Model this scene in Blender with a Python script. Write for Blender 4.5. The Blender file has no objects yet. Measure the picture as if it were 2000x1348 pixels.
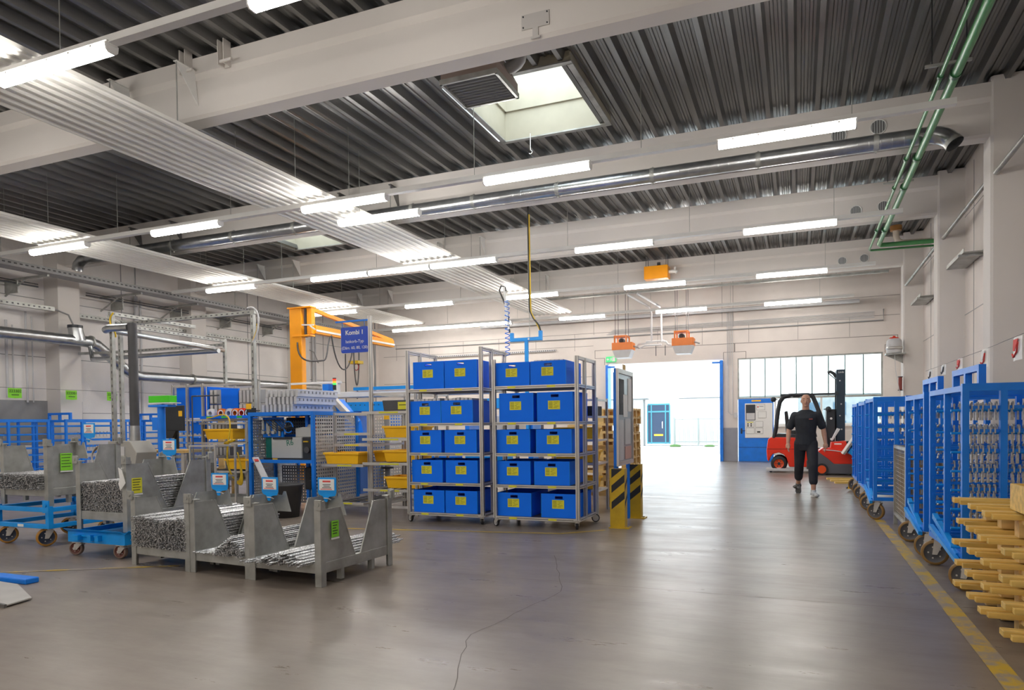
import bpy, math, random
from mathutils import Vector, Matrix
random.seed(7)
RJ = random.Random(3)
PI = math.pi
SC = bpy.context.scene
COL = SC.collection

# ---------------------------------------------------------------- camera
yaw, pitch, roll = 0.389110165, -0.0222038555, -0.012582844
F_PX, PY, EYE = 1363.32554, 857.957301, 1.35
w_ = Vector((-math.sin(yaw)*math.cos(pitch), math.cos(yaw)*math.cos(pitch), math.sin(pitch)))
r_ = Vector((math.cos(yaw), math.sin(yaw), 0))
u_ = r_.cross(w_)
r2 = math.cos(roll)*r_ + math.sin(roll)*u_
u2 = -math.sin(roll)*r_ + math.cos(roll)*u_
cd = bpy.data.cameras.new('camera')
cam = bpy.data.objects.new('camera', cd)
COL.objects.link(cam)
cam.matrix_world = Matrix(((r2.x, u2.x, -w_.x, 0), (r2.y, u2.y, -w_.y, 0), (r2.z, u2.z, -w_.z, EYE), (0, 0, 0, 1)))
cd.sensor_width = 36
cd.lens = F_PX/2000*36
cd.shift_y = (PY-674)/2000
cd.clip_start = 0.05
SC.camera = cam

# ---------------------------------------------------------------- world / exposure
wd = bpy.data.worlds.new('world')
SC.world = wd
wd.use_nodes = True
bg = wd.node_tree.nodes['Background']
bg.inputs[0].default_value = (0.82, 0.92, 1.0, 1)
bg.inputs[1].default_value = 4.8
SC.view_settings.view_transform = 'Standard'
SC.view_settings.look = 'None'
SC.view_settings.gamma = 1
SC.view_settings.use_curve_mapping = False
SC.view_settings.exposure = 0.65
SC.cycles.use_denoising = True
SC.cycles.max_bounces = 8
SC.cycles.diffuse_bounces = 5
SC.cycles.sample_clamp_indirect = 6
LAMP = 34.0        # radiance of the tube lamps' diffusers

# ---------------------------------------------------------------- materials
_m = {}
def mat(name, col, rough=.5, metal=0., var=.0, scale=4., bump=0., bscale=60., col2=None, emit=0., spec=.5, stretch=None, alpha=None):
    if name in _m: return _m[name]
    m = bpy.data.materials.new(name); m.use_nodes = True
    nt = m.node_tree; N = nt.nodes; L = nt.links
    b = N['Principled BSDF']
    b.inputs['Base Color'].default_value = (*col, 1)
    b.inputs['Roughness'].default_value = rough
    b.inputs['Metallic'].default_value = metal
    b.inputs['Specular IOR Level'].default_value = spec
    tc = N.new('ShaderNodeTexCoord')
    src = tc.outputs['Object']
    if stretch:
        mp = N.new('ShaderNodeMapping'); mp.inputs['Scale'].default_value = stretch
        L.new(src, mp.inputs[0]); src = mp.outputs[0]
    nz = N.new('ShaderNodeTexNoise'); nz.inputs['Scale'].default_value = scale; nz.inputs['Detail'].default_value = 5
    L.new(src, nz.inputs['Vector'])
    rp = N.new('ShaderNodeValToRGB')
    c2 = col2 or tuple(max(0, c*(1-var)) for c in col)
    c1 = col if col2 else tuple(min(1, c*(1+var*.5)) for c in col)
    rp.color_ramp.elements[0].position = .3; rp.color_ramp.elements[1].position = .7
    rp.color_ramp.elements[0].color = (*c2, 1); rp.color_ramp.elements[1].color = (*c1, 1)
    L.new(nz.outputs[0], rp.inputs[0]); L.new(rp.outputs[0], b.inputs['Base Color'])
    if bump:
        n2 = N.new('ShaderNodeTexNoise'); n2.inputs['Scale'].default_value = bscale
        L.new(src, n2.inputs['Vector'])
        bp = N.new('ShaderNodeBump'); bp.inputs['Strength'].default_value = bump; bp.inputs['Distance'].default_value = .01
        L.new(n2.outputs[0], bp.inputs['Height']); L.new(bp.outputs[0], b.inputs['Normal'])
    if emit:
        b.inputs['Emission Color'].default_value = (*col, 1); b.inputs['Emission Strength'].default_value = emit
    _m[name] = m
    return m

WALL = mat('painted_masonry', (.76, .70, .655), .85, 0, .10, .9, .25, 25)
WALLL = mat('brightened_masonry', (.90, .865, .835), .85, 0, .12, .8, .25, 25)  # left wall colour lightened to make up for weak light there
BEAM = mat('painted_concrete', (.70, .665, .628), .8, 0, .05, .7, .1, 20)
DECK = mat('galvanized_deck', (.25, .25, .247), .36, .85, .22, 2., .1, 30, stretch=(3, .25, 3))
WHITE = mat('white_enamel', (.82, .82, .80), .4, 0, .04)
PANEL = mat('panel_enamel', (.78, .77, .72), .35, 0, .08, 2.)
GALV = mat('galvanized_steel', (.47, .48, .46), .42, .45, .35, 6., .1, 40, col2=(.30, .30, .275))
DUCT = mat('spiral_duct_steel', (.50, .52, .53), .28, .9, .2, 6., .1, 20)
ALU = mat('aluminium', (.62, .60, .57), .38, .6, .1, 5)
ALUD = mat('aluminium_groove', (.16, .155, .15), .5, .4, .1)
BLUE = mat('blue_lacquer', (.0, .20, .82), .42, 0, .12, 5)
BLUEL = mat('light_blue_lacquer', (.0, .31, .85), .42, 0, .12, 5)
BOXB = mat('blue_corrugated_plastic', (.0, .175, .97), .6, 0, .05, 3, spec=.25)
YEL = mat('yellow_plastic', (.98, .54, .01), .45, 0, .06, 4)
YLAB = mat('yellow_paper', (.72, .68, .03), .6, 0, .05)
YPAINT = mat('yellow_lacquer', (.62, .40, .01), .45, 0, .2, 6)
ORANGE = mat('orange_lacquer', (.98, .37, .0), .4, 0, .05)
ORANGE2 = mat('deep_orange_lacquer', (.85, .20, .0), .4, 0, .05)
RED = mat('red_lacquer', (.80, .03, .006), .3, 0, .05)
BLACK = mat('black_rubber', (.018, .019, .022), .6, 0, .2)
BLACKM = mat('black_metal', (.03, .035, .042), .4, .2, .2)
DGREY = mat('dark_grey_plastic', (.07, .07, .075), .5, 0, .2)
MGREY = mat('mid_grey_plastic', (.30, .30, .30), .5, 0, .1)
LGREY = mat('light_grey_plastic', (.60, .60, .61), .5, 0, .08)
GREEN = mat('green_pipe_lacquer', (.07, .30, .10), .35, 0, .1)
NEON = mat('bright_green_plastic', (.06, .62, .01), .5, 0, .05)
LIME = mat('lime_paper', (.25, .72, .03), .6, 0, .05)
PAPER = mat('white_paper', (.82, .82, .80), .6, 0, .03)
INK = mat('black_ink', (.03, .03, .03), .7)
REDINK = mat('red_ink', (.7, .06, .05), .7)
WOOD = mat('pine_wood', (.74, .50, .19), .6, 0, .25, 3, .1, 30, stretch=(1, 6, 6))
WOODY = mat('yellow_pine', (.80, .53, .14), .55, 0, .3, 3, .1, 30, stretch=(1, 8, 8))
CARD = mat('cardboard', (.45, .27, .11), .8, 0, .15)
ROD = mat('ribbed_steel_rod', (.86, .86, .87), .34, .6, .5, 70, col2=(.10, .10, .105))
HOOKM = mat('bent_steel_wire', (.50, .50, .49), .4, .4, .4, 20)
TYRE = mat('brown_tyre', (.30, .17, .05), .5, 0, .2)
HUBB = mat('wheel_rim', (.10, .10, .11), .4, .3, .2)
SKIN = mat('skin', (.55, .30, .20), .5, 0, .08, 10)
CLOTH = mat('black_cloth', (.022, .026, .034), .85, 0, .2, 10)
SHOE = mat('grey_shoe', (.45, .46, .46), .7, 0, .15, 15)
CABLE = mat('black_cable', (.03, .03, .03), .5)
YCABLE = mat('yellow_cable', (.75, .50, .02), .5)
COPPER = mat('brown_hose', (.30, .14, .05), .5)
DADO = mat('grey_dado_paint', (.30, .31, .35), .6, 0, .08)
OUTG = mat('light_concrete_yard', (.62, .61, .58), .8, 0, .08, .5)
OUTW = mat('white_render', (.80, .80, .79), .8, 0, .04, .5)
SKYC = mat('cream_curb', (.40, .375, .29), .7, 0, .12, 2)

def tube_emit():
    m = bpy.data.materials.new('lit_diffuser'); m.use_nodes = True
    b = m.node_tree.nodes['Principled BSDF']
    b.inputs['Base Color'].default_value = (.9, .9, .9, 1)
    b.inputs['Emission Color'].default_value = (1, .955, .90, 1)
    b.inputs['Emission Strength'].default_value = LAMP
    return m
LIT = tube_emit()
def glow(name, c, s):
    m = bpy.data.materials.new(name); m.use_nodes = True
    b = m.node_tree.nodes['Principled BSDF']
    b.inputs['Base Color'].default_value = (*c, 1)
    b.inputs['Emission Color'].default_value = (*c, 1); b.inputs['Emission Strength'].default_value = s
    return m
LRED, LORG, LGRN = glow('red_lens', (.9, .05, .02), .8), glow('orange_lens', (.95, .3, .02), .8), glow('green_lens', (.05, .6, .1), .8)
EXITG = glow('exit_green', (.05, .55, .18), .5)
def glassm(name, tint, f):
    m = bpy.data.materials.new(name); m.use_nodes = True
    nt = m.node_tree; N = nt.nodes; L = nt.links; N.remove(N['Principled BSDF'])
    t = N.new('ShaderNodeBsdfTransparent'); t.inputs[0].default_value = (*tint, 1)
    g = N.new('ShaderNodeBsdfGlossy'); g.inputs['Roughness'].default_value = .05
    x = N.new('ShaderNodeMixShader'); x.inputs[0].default_value = f
    L.new(t.outputs[0], x.inputs[1]); L.new(g.outputs[0], x.inputs[2]); L.new(x.outputs[0], N['Material Output'].inputs[0])
    return m
GLASS = glassm('window_glass', (.93, .97, .96), .06)
PLEXI = glassm('clear_plastic', (.80, .84, .86), .12)
DBLUE = glassm('blue_door_glass', (.25, .5, .62), .15)

def floor_mat():
    m = bpy.data.materials.new('polished_concrete'); m.use_nodes = True
    nt = m.node_tree; N = nt.nodes; L = nt.links; b = N['Principled BSDF']
    tc = N.new('ShaderNodeTexCoord')
    n1 = N.new('ShaderNodeTexNoise'); n1.inputs['Scale'].default_value = .7; n1.inputs['Detail'].default_value = 8; n1.inputs['Roughness'].default_value = .6
    L.new(tc.outputs['Object'], n1.inputs['Vector'])
    r1 = N.new('ShaderNodeValToRGB')
    r1.color_ramp.elements[0].position = .34; r1.color_ramp.elements[0].color = (.178, .147, .120, 1)
    r1.color_ramp.elements[1].position = .68; r1.color_ramp.elements[1].color = (.288, .243, .204, 1)
    L.new(n1.outputs[0], r1.inputs[0])
    # wheel tracks and scuffs
    mp = N.new('ShaderNodeMapping'); mp.inputs['Scale'].default_value = (.35, 1.5, 1); mp.inputs['Rotation'].default_value = (0, 0, .3)
    L.new(tc.outputs['Object'], mp.inputs[0])
    n2 = N.new('ShaderNodeTexNoise'); n2.inputs['Scale'].default_value = 3; n2.inputs['Detail'].default_value = 9; n2.inputs['Roughness'].default_value = .7
    L.new(mp.outputs[0], n2.inputs['Vector'])
    r2_ = N.new('ShaderNodeValToRGB')
    r2_.color_ramp.elements[0].position = .25; r2_.color_ramp.elements[0].color = (.66, .66, .68, 1)
    r2_.color_ramp.elements[1].position = .66; r2_.color_ramp.elements[1].color = (1, 1, 1, 1)
    L.new(n2.outputs[0], r2_.inputs[0])
    mx = N.new('ShaderNodeMixRGB'); mx.blend_type = 'MULTIPLY'; mx.inputs[0].default_value = .35
    L.new(r1.outputs[0], mx.inputs[1]); L.new(r2_.outputs[0], mx.inputs[2])
    # small dark spots
    v = N.new('ShaderNodeTexVoronoi'); v.inputs['Scale'].default_value = 1.3
    L.new(tc.outputs['Object'], v.inputs['Vector'])
    r3 = N.new('ShaderNodeValToRGB')
    r3.color_ramp.elements[0].position = .018; r3.color_ramp.elements[0].color = (.35, .33, .32, 1)
    r3.color_ramp.elements[1].position = .035; r3.color_ramp.elements[1].color = (1, 1, 1, 1)
    L.new(v.outputs['Distance'], r3.inputs[0])
    mx2 = N.new('ShaderNodeMixRGB'); mx2.blend_type = 'MULTIPLY'; mx2.inputs[0].default_value = 1
    L.new(mx.outputs[0], mx2.inputs[1]); L.new(r3.outputs[0], mx2.inputs[2])
    L.new(mx2.outputs[0], b.inputs['Base Color'])
    mr = N.new('ShaderNodeMapRange'); mr.inputs[1].default_value = .35; mr.inputs[2].default_value = .65
    mr.inputs[3].default_value = .38; mr.inputs[4].default_value = .27
    L.new(n2.outputs[0], mr.inputs[0]); L.new(mr.outputs[0], b.inputs['Roughness'])
    bp = N.new('ShaderNodeBump'); bp.inputs['Strength'].default_value = .05; bp.inputs['Distance'].default_value = .01
    mp3 = N.new('ShaderNodeMapping'); mp3.inputs['Scale'].default_value = (1, 2.2, 1)
    L.new(tc.outputs['Object'], mp3.inputs[0])
    n3 = N.new('ShaderNodeTexNoise'); n3.inputs['Scale'].default_value = 7; n3.inputs['Detail'].default_value = 4
    L.new(mp3.outputs[0], n3.inputs['Vector'])
    L.new(n3.outputs[0], bp.inputs['Height']); L.new(bp.outputs[0], b.inputs['Normal'])
    b.inputs['Specular IOR Level'].default_value = .6
    return m
FLOOR = floor_mat()
def worn(name, colr, amount):
    m = bpy.data.materials.new(name); m.use_nodes = True
    nt = m.node_tree; N = nt.nodes; L = nt.links; b = N['Principled BSDF']
    tc = N.new('ShaderNodeTexCoord'); n = N.new('ShaderNodeTexNoise'); n.inputs['Scale'].default_value = 4; n.inputs['Detail'].default_value = 8; n.inputs['Roughness'].default_value = .75
    L.new(tc.outputs['Object'], n.inputs['Vector'])
    r = N.new('ShaderNodeValToRGB'); r.color_ramp.elements[0].position = amount-.05; r.color_ramp.elements[1].position = amount+.05
    r.color_ramp.elements[0].color = (.30, .26, .22, 1); r.color_ramp.elements[1].color = (*colr, 1)
    L.new(n.outputs[0], r.inputs[0]); L.new(r.outputs[0], b.inputs['Base Color']); b.inputs['Roughness'].default_value = .4
    return m
LINEW = worn('worn_yellow_paint', (.55, .36, .02), .50)
LINEG = worn('yellow_line_paint', (.62, .42, .02), .36)

# ---------------------------------------------------------------- mesh helpers
class MB:
    def __init__(s): s.v = []; s.f = []; s.mi = []; s.mats = []; s.cur = 0; s.T = None; s.sm = []
        
    def use(s, m):
        if m not in s.mats: s.mats.append(m)
        s.cur = s.mats.index(m); return s
    def add(s, vs, fs, smooth=False):
        if not s.mats: s.mats.append(None)
        k = len(s.v)
        if s.T is not None: vs = [s.T @ Vector(q) for q in vs]
        s.v += [tuple(q) for q in vs]
        for f in fs: s.f.append(tuple(i+k for i in f)); s.mi.append(s.cur); s.sm.append(smooth)
        return s
    def box(s, x0, x1, y0, y1, z0, z1):
        j = RJ.uniform(.00008, .0005)      # no two faces exactly coplanar
        x0 -= j; x1 += j; y0 -= j*.9; y1 += j*1.1; z1 += j*.7
        vs = [(x, y, z) for z in (z0, z1) for y in (y0, y1) for x in (x0, x1)]
        return s.add(vs, [(0, 2, 3, 1), (4, 5, 7, 6), (0, 1, 5, 4), (2, 6, 7, 3), (0, 4, 6, 2), (1, 3, 7, 5)])
    def cbox(s, x, y, z, sx, sy, sz): return s.box(x-sx/2, x+sx/2, y-sy/2, y+sy/2, z-sz/2, z+sz/2)
    def prism(s, poly, a, b, axis='y'):
        n = len(poly)
        def P(p, t): return (p[0], t, p[1]) if axis == 'y' else ((t, p[0], p[1]) if axis == 'x' else (p[0], p[1], t))
        vs = [P(p, a) for p in poly]+[P(p, b) for p in poly]
        fs = [tuple(range(n))[::-1], tuple(range(n, 2*n))]+[(i, (i+1) % n, n+(i+1) % n, n+i) for i in range(n)]
        return s.add(vs, fs)
    def tube(s, pts, r, n=8, caps=True, rr=None):
        pts = [Vector(p) for p in pts]; rings = []; up = None
        for i, p in enumerate(pts):
            d = (pts[min(i+1, len(pts)-1)]-pts[max(i-1, 0)]).normalized()
            if up is None: up = Vector((0, 0, 1)) if abs(d.z) < .9 else Vector((1, 0, 0))
            a = d.cross(up); 
            if a.length < 1e-5: a = d.cross(Vector((.3, 1, .2)))
            a.normalize(); b = a.cross(d).normalized(); up = b
            q = rr[i] if rr else r
            rings.append([p+a*q*math.cos(2*PI*k/n)+b*q*math.sin(2*PI*k/n) for k in range(n)])
        vs = [v for g in rings for v in g]; fs = []
        for i in range(len(pts)-1):
            for k in range(n): fs.append((i*n+k, i*n+(k+1) % n, (i+1)*n+(k+1) % n, (i+1)*n+k))
        s.add(vs, fs, True)
        if caps:
            k = len(vs)
            s.add([v for v in rings[0]], [tuple(range(n))[::-1]]); s.add([v for v in rings[-1]], [tuple(range(n))])
        return s
    def bar(s, p, q, w, h=None):           # square bar between two points
        h = h or w; p, q = Vector(p), Vector(q); d = (q-p).normalized()
        up = Vector((0, 0, 1)) if abs(d.z) < .95 else Vector((0, 1, 0))
        a = d.cross(up).normalized()*w/2; b = a.cross(d).normalized()*h/2
        vs = [p-a-b, p+a-b, p+a+b, p-a+b, q-a-b, q+a-b, q+a+b, q-a+b]
        return s.add(vs, [(0, 1, 2, 3), (7, 6, 5, 4), (0, 4, 5, 1), (1, 5, 6, 2), (2, 6, 7, 3), (3, 7, 4, 0)])
    def cyl(s, c, r, h, axis='z', n=16, r2=None):
        c = Vector(c); d = {'x': Vector((h/2, 0, 0)), 'y': Vector((0, h/2, 0)), 'z': Vector((0, 0, h/2))}[axis]
        return s.tube([c-d, c+d], r, n, True, [r, r if r2 is None else r2])
    def lathe(s, prof, c, n=20, axis='z'):
        vs = []; m = len(prof)
        for k in range(n):
            a = 2*PI*k/n
            for (r, z) in prof:
                p = (r*math.cos(a), r*math.sin(a), z)
                if axis == 'x': p = (z, p[0], p[1])
                if axis == 'y': p = (p[0], z, p[1])
                vs.append((p[0]+c[0], p[1]+c[1], p[2]+c[2]))
        fs = [(k*m+i, ((k+1) % n)*m+i, ((k+1) % n)*m+i+1, k*m+i+1) for k in range(n) for i in range(m-1)]
        return s.add(vs, fs, True)
    def sphere(s, c, r, sz=(1, 1, 1), n=14):
        prof = [(max(1e-4, r*math.sin(PI*i/n)), -r*math.cos(PI*i/n)) for i in range(n+1)]
        k = len(s.v); s.lathe(prof, (0, 0, 0), n)
        for i in range(k, len(s.v)):
            v = s.v[i]; s.v[i] = (v[0]*sz[0]+c[0], v[1]*sz[1]+c[1], v[2]*sz[2]+c[2])
        return s
    def build(s, name, m=None, parent=None, bevel=0, loc=None, rz=0, link=True):
        me = bpy.data.meshes.new(name)
        me.from_pydata([tuple(v) for v in s.v], [], s.f)
        mats = s.mats if s.mats and s.mats[0] is not None else [m]
        if s.mats and s.mats[0] is None and len(s.mats) > 1: mats = [m]+s.mats[1:]
        for q in mats: me.materials.append(q)
        me.polygons.foreach_set('material_index', s.mi)
        me.polygons.foreach_set('use_smooth', s.sm)
        me.update()
        o = bpy.data.objects.new(name, me)
        if link: COL.objects.link(o)
        if parent: o.parent = parent
        if loc: o.location = loc
        if rz: o.rotation_euler = (0, 0, rz)
        if bevel:
            b = o.modifiers.new('bevel', 'BEVEL'); b.width = bevel; b.segments = 2; b.limit_method = 'ANGLE'
        return o

def tag(o, label, cat, group=None):
    o['label'] = label; o['category'] = cat
    if group: o['group'] = group
    return o
def thing(name, label, cat, loc=(0, 0, 0), rz=0, group=None):
    o = bpy.data.objects.new(name, None); COL.objects.link(o); o.empty_display_size = .1
    o.location = loc; o.rotation_euler = (0, 0, rz)
    return tag(o, label, cat, group)
def struct(name, mb, m=None, **k):
    o = mb.build(name, m, **k); o['kind'] = 'structure'; return o
def copy_tree(o, loc=None, rz=None, label=None, group=None, parent=None, top=True):
    c = o.copy(); COL.objects.link(c)
    if parent: c.parent = parent
    if loc is not None: c.location = loc
    if rz is not None: c.rotation_euler = (0, 0, rz)
    if label: c['label'] = label
    if group: c['group'] = group
    for ch in list(o.children): copy_tree(ch, parent=c)
    return c
def text(s, size, m, parent, loc, rot, name='lettering', align='CENTER', ext=.001, off=0.):
    cu = bpy.data.curves.new(name, 'FONT'); cu.offset = off; cu.body = s; cu.size = size; cu.align_x = align; cu.align_y = 'CENTER'; cu.extrude = ext
    t = bpy.data.objects.new(name, cu); COL.objects.link(t)
    dg = bpy.context.evaluated_depsgraph_get(); me = bpy.data.meshes.new_from_object(t.evaluated_get(dg))
    COL.objects.unlink(t); bpy.data.objects.remove(t)
    me.materials.clear(); me.materials.append(m)
    o = bpy.data.objects.new(name, me); COL.objects.link(o); o.parent = parent; o.location = loc; o.rotation_euler = rot
    return o
def bez(p0, p1, p2, p3, n=12):
    p0, p1, p2, p3 = map(Vector, (p0, p1, p2, p3))
    return [(1-t)**3*p0+3*(1-t)**2*t*p1+3*(1-t)*t*t*p2+t**3*p3 for t in [i/n for i in range(n+1)]]
# ================================================================ SETTING
XL, XR, XRW, YB, YF = -17.0, 2.5, 2.95, 24.4, -7.0
ZB, ZD = 5.3, 6.03
struct('floor', MB().box(XL-.3, XRW+.3, YF, YB+.25, -.2, 0), FLOOR)
struct('ground', MB().box(-60, 40, YB+.25, 90, -.25, -.03), OUTG)
GX0, GX1, GZ = -6.3, -2.32, 3.42
WX0, WX1, WZ = -1.86, 2.44, 3.43
b = MB()
b.box(XL-.3, GX0, YB, YB+.25, 0, 6.3); b.box(GX0, GX1, YB, YB+.25, GZ, 6.3)
b.box(GX1, WX0, YB, YB+.25, 0, 6.3); b.box(WX0, WX1, YB, YB+.25, WZ, 6.3)
b.box(WX1, XRW+.3, YB, YB+.25, 0, 6.3); b.box(-.72, WX1, YB, YB+.25, 0, 1.18)
struct('wall_back', b, WALL)
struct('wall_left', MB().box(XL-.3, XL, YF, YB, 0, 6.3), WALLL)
struct('wall_right', MB().box(XRW, XRW+.3, YF, YB, 0, 6.3), WALL)
struct('wall_rear', MB().box(XL-.3, XRW+.3, YF-.3, YF, 0, 6.3), WALL)
# precast panel joints and lintel outlines on the back wall
b = MB()
def seam(x0, x1, z0, z1): b.box(x0, x1, YB-.006, YB+.002, z0, z1)
for (x0, x1, z) in ((-6.75, -1.95, 3.92), (-1.95, 2.85, 3.92)):
    seam(x0, x1, z, z+.018); seam(x0, x0+.018, 3.65, z); seam(x1-.018, x1, 3.65, z)
    seam(x0, x0+.35, 3.64, 3.655); seam(x1-.35, x1, 3.64, 3.655); seam(x0+.35, x0+.365, 3.40, 3.65); seam(x1-.365, x1-.35, 3.40, 3.65)
for z in (1.9, 3.0, 4.1): seam(-15.6, -6.8, z, z+.014)
for z in (4.55, 5.15): seam(-15.6, 2.9, z, z+.014)
for i in range(12): seam(-15+i*1.5, -14.99+i*1.5, 3.95, 4.55)
for x in (-6.78, -2.35, -2.0): seam(x, x+.012, 4.5, 6.0)
struct('trim_1', b, mat('panel_joint', (.26, .235, .22), .8))
# joints on left wall
b = MB()
for y in (10.1, 13.6, 14.05, 18.3, 18.8, 22.3): b.box(XL-.001, XL+.008, y, y+.02, 0, 6)
for z in (1.75, 3.1, 4.5): b.box(XL-.001, XL+.006, YF, YB, z, z+.015)
b.box(XL-.001, XL+.03, 9.6, 12.4, 1.0, 2.05); b.use(DGREY)
struct('trim_2', b, MGREY)
b = MB()
for y in (13.9, 14.9, 18.4, 19.3, 23.0): b.box(XRW-.006, XRW+.001, y, y+.015, 0, 6)
for z in (3.3, 5.15): b.box(XRW-.006, XRW+.001, 9, YB, z, z+.012)
struct('trim_3', b, MGREY)
# beams with thicker top flange, and columns
BY = [(-6.8, -6.4), (-2.1, -1.7), (2.35, 2.75), (6.78, 7.18), (11.65, 12.05), (15.65, 16.05), (20.4, 20.84)]
for i, (a, c) in enumerate(BY):
    b = MB()
    zt = 6.03
    b.prism([(a+.05, ZB+.035), (a+.085, ZB), (c-.085, ZB), (c-.05, ZB+.035), (c-.05, zt-.26), (c, zt-.20), (c, zt), (a, zt), (a, zt-.20), (a+.05, zt-.26)], XL, XR+.2, 'x')
    o = struct('trim_%d' % (4+i), b, BEAM)
for i, (a, c) in enumerate(BY):
    b = MB().prism([(XR+.03, a-.02), (XR, a+.01), (XR, c+.0), (XR+.03, c+.03), (XRW, c+.03), (XRW, a-.02)], 0, 6.1, 'z')
    b.prism([(XL, a-.15), (XL+.5, a-.15), (XL+.5, c), (XL, c)], 0, 6.1, 'z')
    struct('trim_%d' % (12+i), b, BEAM)
struct('trim_20', MB().box(XL, -15.85, 23.7, YB, 0, 6.1), WALL)
struct('trim_21', MB().box(GX1, WX0, YB-.012, YB+.01, 0, 1.12), DADO)
# deck with two skylight openings
SKY = [(-4.40, -2.80, 8.75, 10.75), (-12.2, -10.75, 13.2, 15.0)]
def deck():
    b = MB(); per = .345; x = XL
    prof = [(0, 0), (.055, 0), (.085, .10), (.125, .10), (.135, .088), (.16, .088), (.17, .10), (.20, .10), (.21, .088), (.235, .088), (.245, .10), (.27, .10), (.30, 0)]; prof = [(p_*1.15, q_*1.1) for p_, q_ in prof]
    while x < XRW:
        xm = x+.17; cuts = [(y0, y1) for (a, c, y0, y1) in SKY if a-.05 < xm < c+.05]
        segs = [(YF, YB+.2)]
        for (y0, y1) in cuts:
            segs = [(YF, y0), (y1, YB+.2)]
        for (s0, s1) in segs:
            vs = []; 
            for (px, pz) in prof: vs += [(x+px, s0, ZD+pz), (x+px, s1, ZD+pz)]
            b.add(vs, [(2*i, 2*i+1, 2*i+3, 2*i+2) for i in range(len(prof)-1)])
        x += per
    return b
struct('ceiling', deck(), DECK)
for k, (x0, x1, y0, y1) in enumerate(SKY):
    b = MB(); x0 -= .06; x1 += .06; t = .05
    for (z0, z1, e) in ((ZD-.02, ZD+.45, 0), (ZD+.45, ZD+1.0, .03)):
        b.box(x0-t+e, x0+e, y0-t, y1+t, z0, z1); b.box(x1-e, x1+t-e, y0-t, y1+t, z0, z1)
        b.box(x0, x1, y0-t+e, y0+e, z0, z1); b.box(x0, x1, y1-e, y1+t-e, z0, z1)
    struct('window_%d' % (k+1), b, SKYC)
    f = MB(); z0 = ZD-.035; w = .06
    f.box(x0-w, x1+w, y0-w, y0+.02, z0, z0+.02); f.box(x0-w, x1+w, y1-.02, y1+w, z0, z0+.02)
    f.box(x0-w, x0+.02, y0, y1, z0, z0+.02); f.box(x1-.02, x1+w, y0, y1, z0, z0+.02)
    f.tube([(x1-.1, y0+.3, ZD+.75), (x1-.7, y0+.02, ZD+.98)], .012, 6)
    struct('trim_%d' % (22+k), f, GALV)
# gate jambs, window and door
b = MB().box(GX1-.10, GX1+.0, YB-.15, YB+.3, 0, GZ-.04); b.box(GX0-.02, GX0+.06, YB-.15, YB+.3, 0, GZ-.04)
b.box(GX1-.35, GX1-.08, YB-.12, YB-.02, GZ-.14, GZ-.08); b.box(GX0, GX0+.3, YB-.12, YB-.02, GZ-.14, GZ-.08)
struct('trim_24', b, BLUE)
# strip window made of upright glass channels, and lower ribbon window
wf = MB().box(WX0, WX1, YB+.04, YB+.12, WZ-.05, WZ); wf.box(WX0, WX1, YB+.04, YB+.12, 2.06, 2.12); wf.box(WX0, WX0+.05, YB+.04, YB+.12, 2.08, WZ); wf.box(WX1-.05, WX1, YB+.04, YB+.12, 2.08, WZ)
wo = struct('window_3', wf, GALV)
bars = MB()
for x in [-1.46, -1.0, -.52, -.05, .42, .90, 1.38, 1.90]: bars.box(x-.016, x+.016, YB+.055, YB+.10, 2.1, WZ-.04)
bars.build('glazing_bar', mat('green_glass_edge', (.06, .12, .11), .4), wo)
MB().box(WX0+.04, WX1-.04, YB+.075, YB+.085, 2.1, WZ-.04).build('pane', GLASS, wo)
b = MB()
for (x0, x1) in ((-.72, -.66), (.66, .72), (2.38, 2.44)): b.box(x0, x1, YB+.04, YB+.12, 1.18, 2.06)
b.box(-.72, WX1, YB+.04, YB+.12, 1.18, 1.24); b.box(-.72, WX1, YB-.05, YB+.05, 1.13, 1.18)
wo2 = struct('window_4', b, WHITE)
MB().box(-.68, WX1-.04, YB+.075, YB+.085, 1.22, 2.06).build('pane', GLASS, wo2)
b = MB().box(WX0+.02, -.74, YB+.0, YB+.06, 0.0, 2.07)
d = struct('door_1', b, BLUE, bevel=.004)
MB().box(WX0+.02, -.74, YB-.006, YB+.002, .46, .475).build('kick_seam', mat('dark_blue', (.003, .05, .25), .5), d)
hb = MB().cyl((-1.74, YB-.03, 1.02), .012, .05, 'y', 8); hb.bar((-1.74, YB-.055, 1.02), (-1.62, YB-.055, 1.02), .018); hb.box(-1.765, -1.715, YB-.008, YB, .92, 1.10)
hb.build('door_handle', BLACKM, d)
MB().box(-1.42, -1.13, YB-.008, YB, 1.98, 2.03).build('door_sign', YEL, d)

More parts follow.
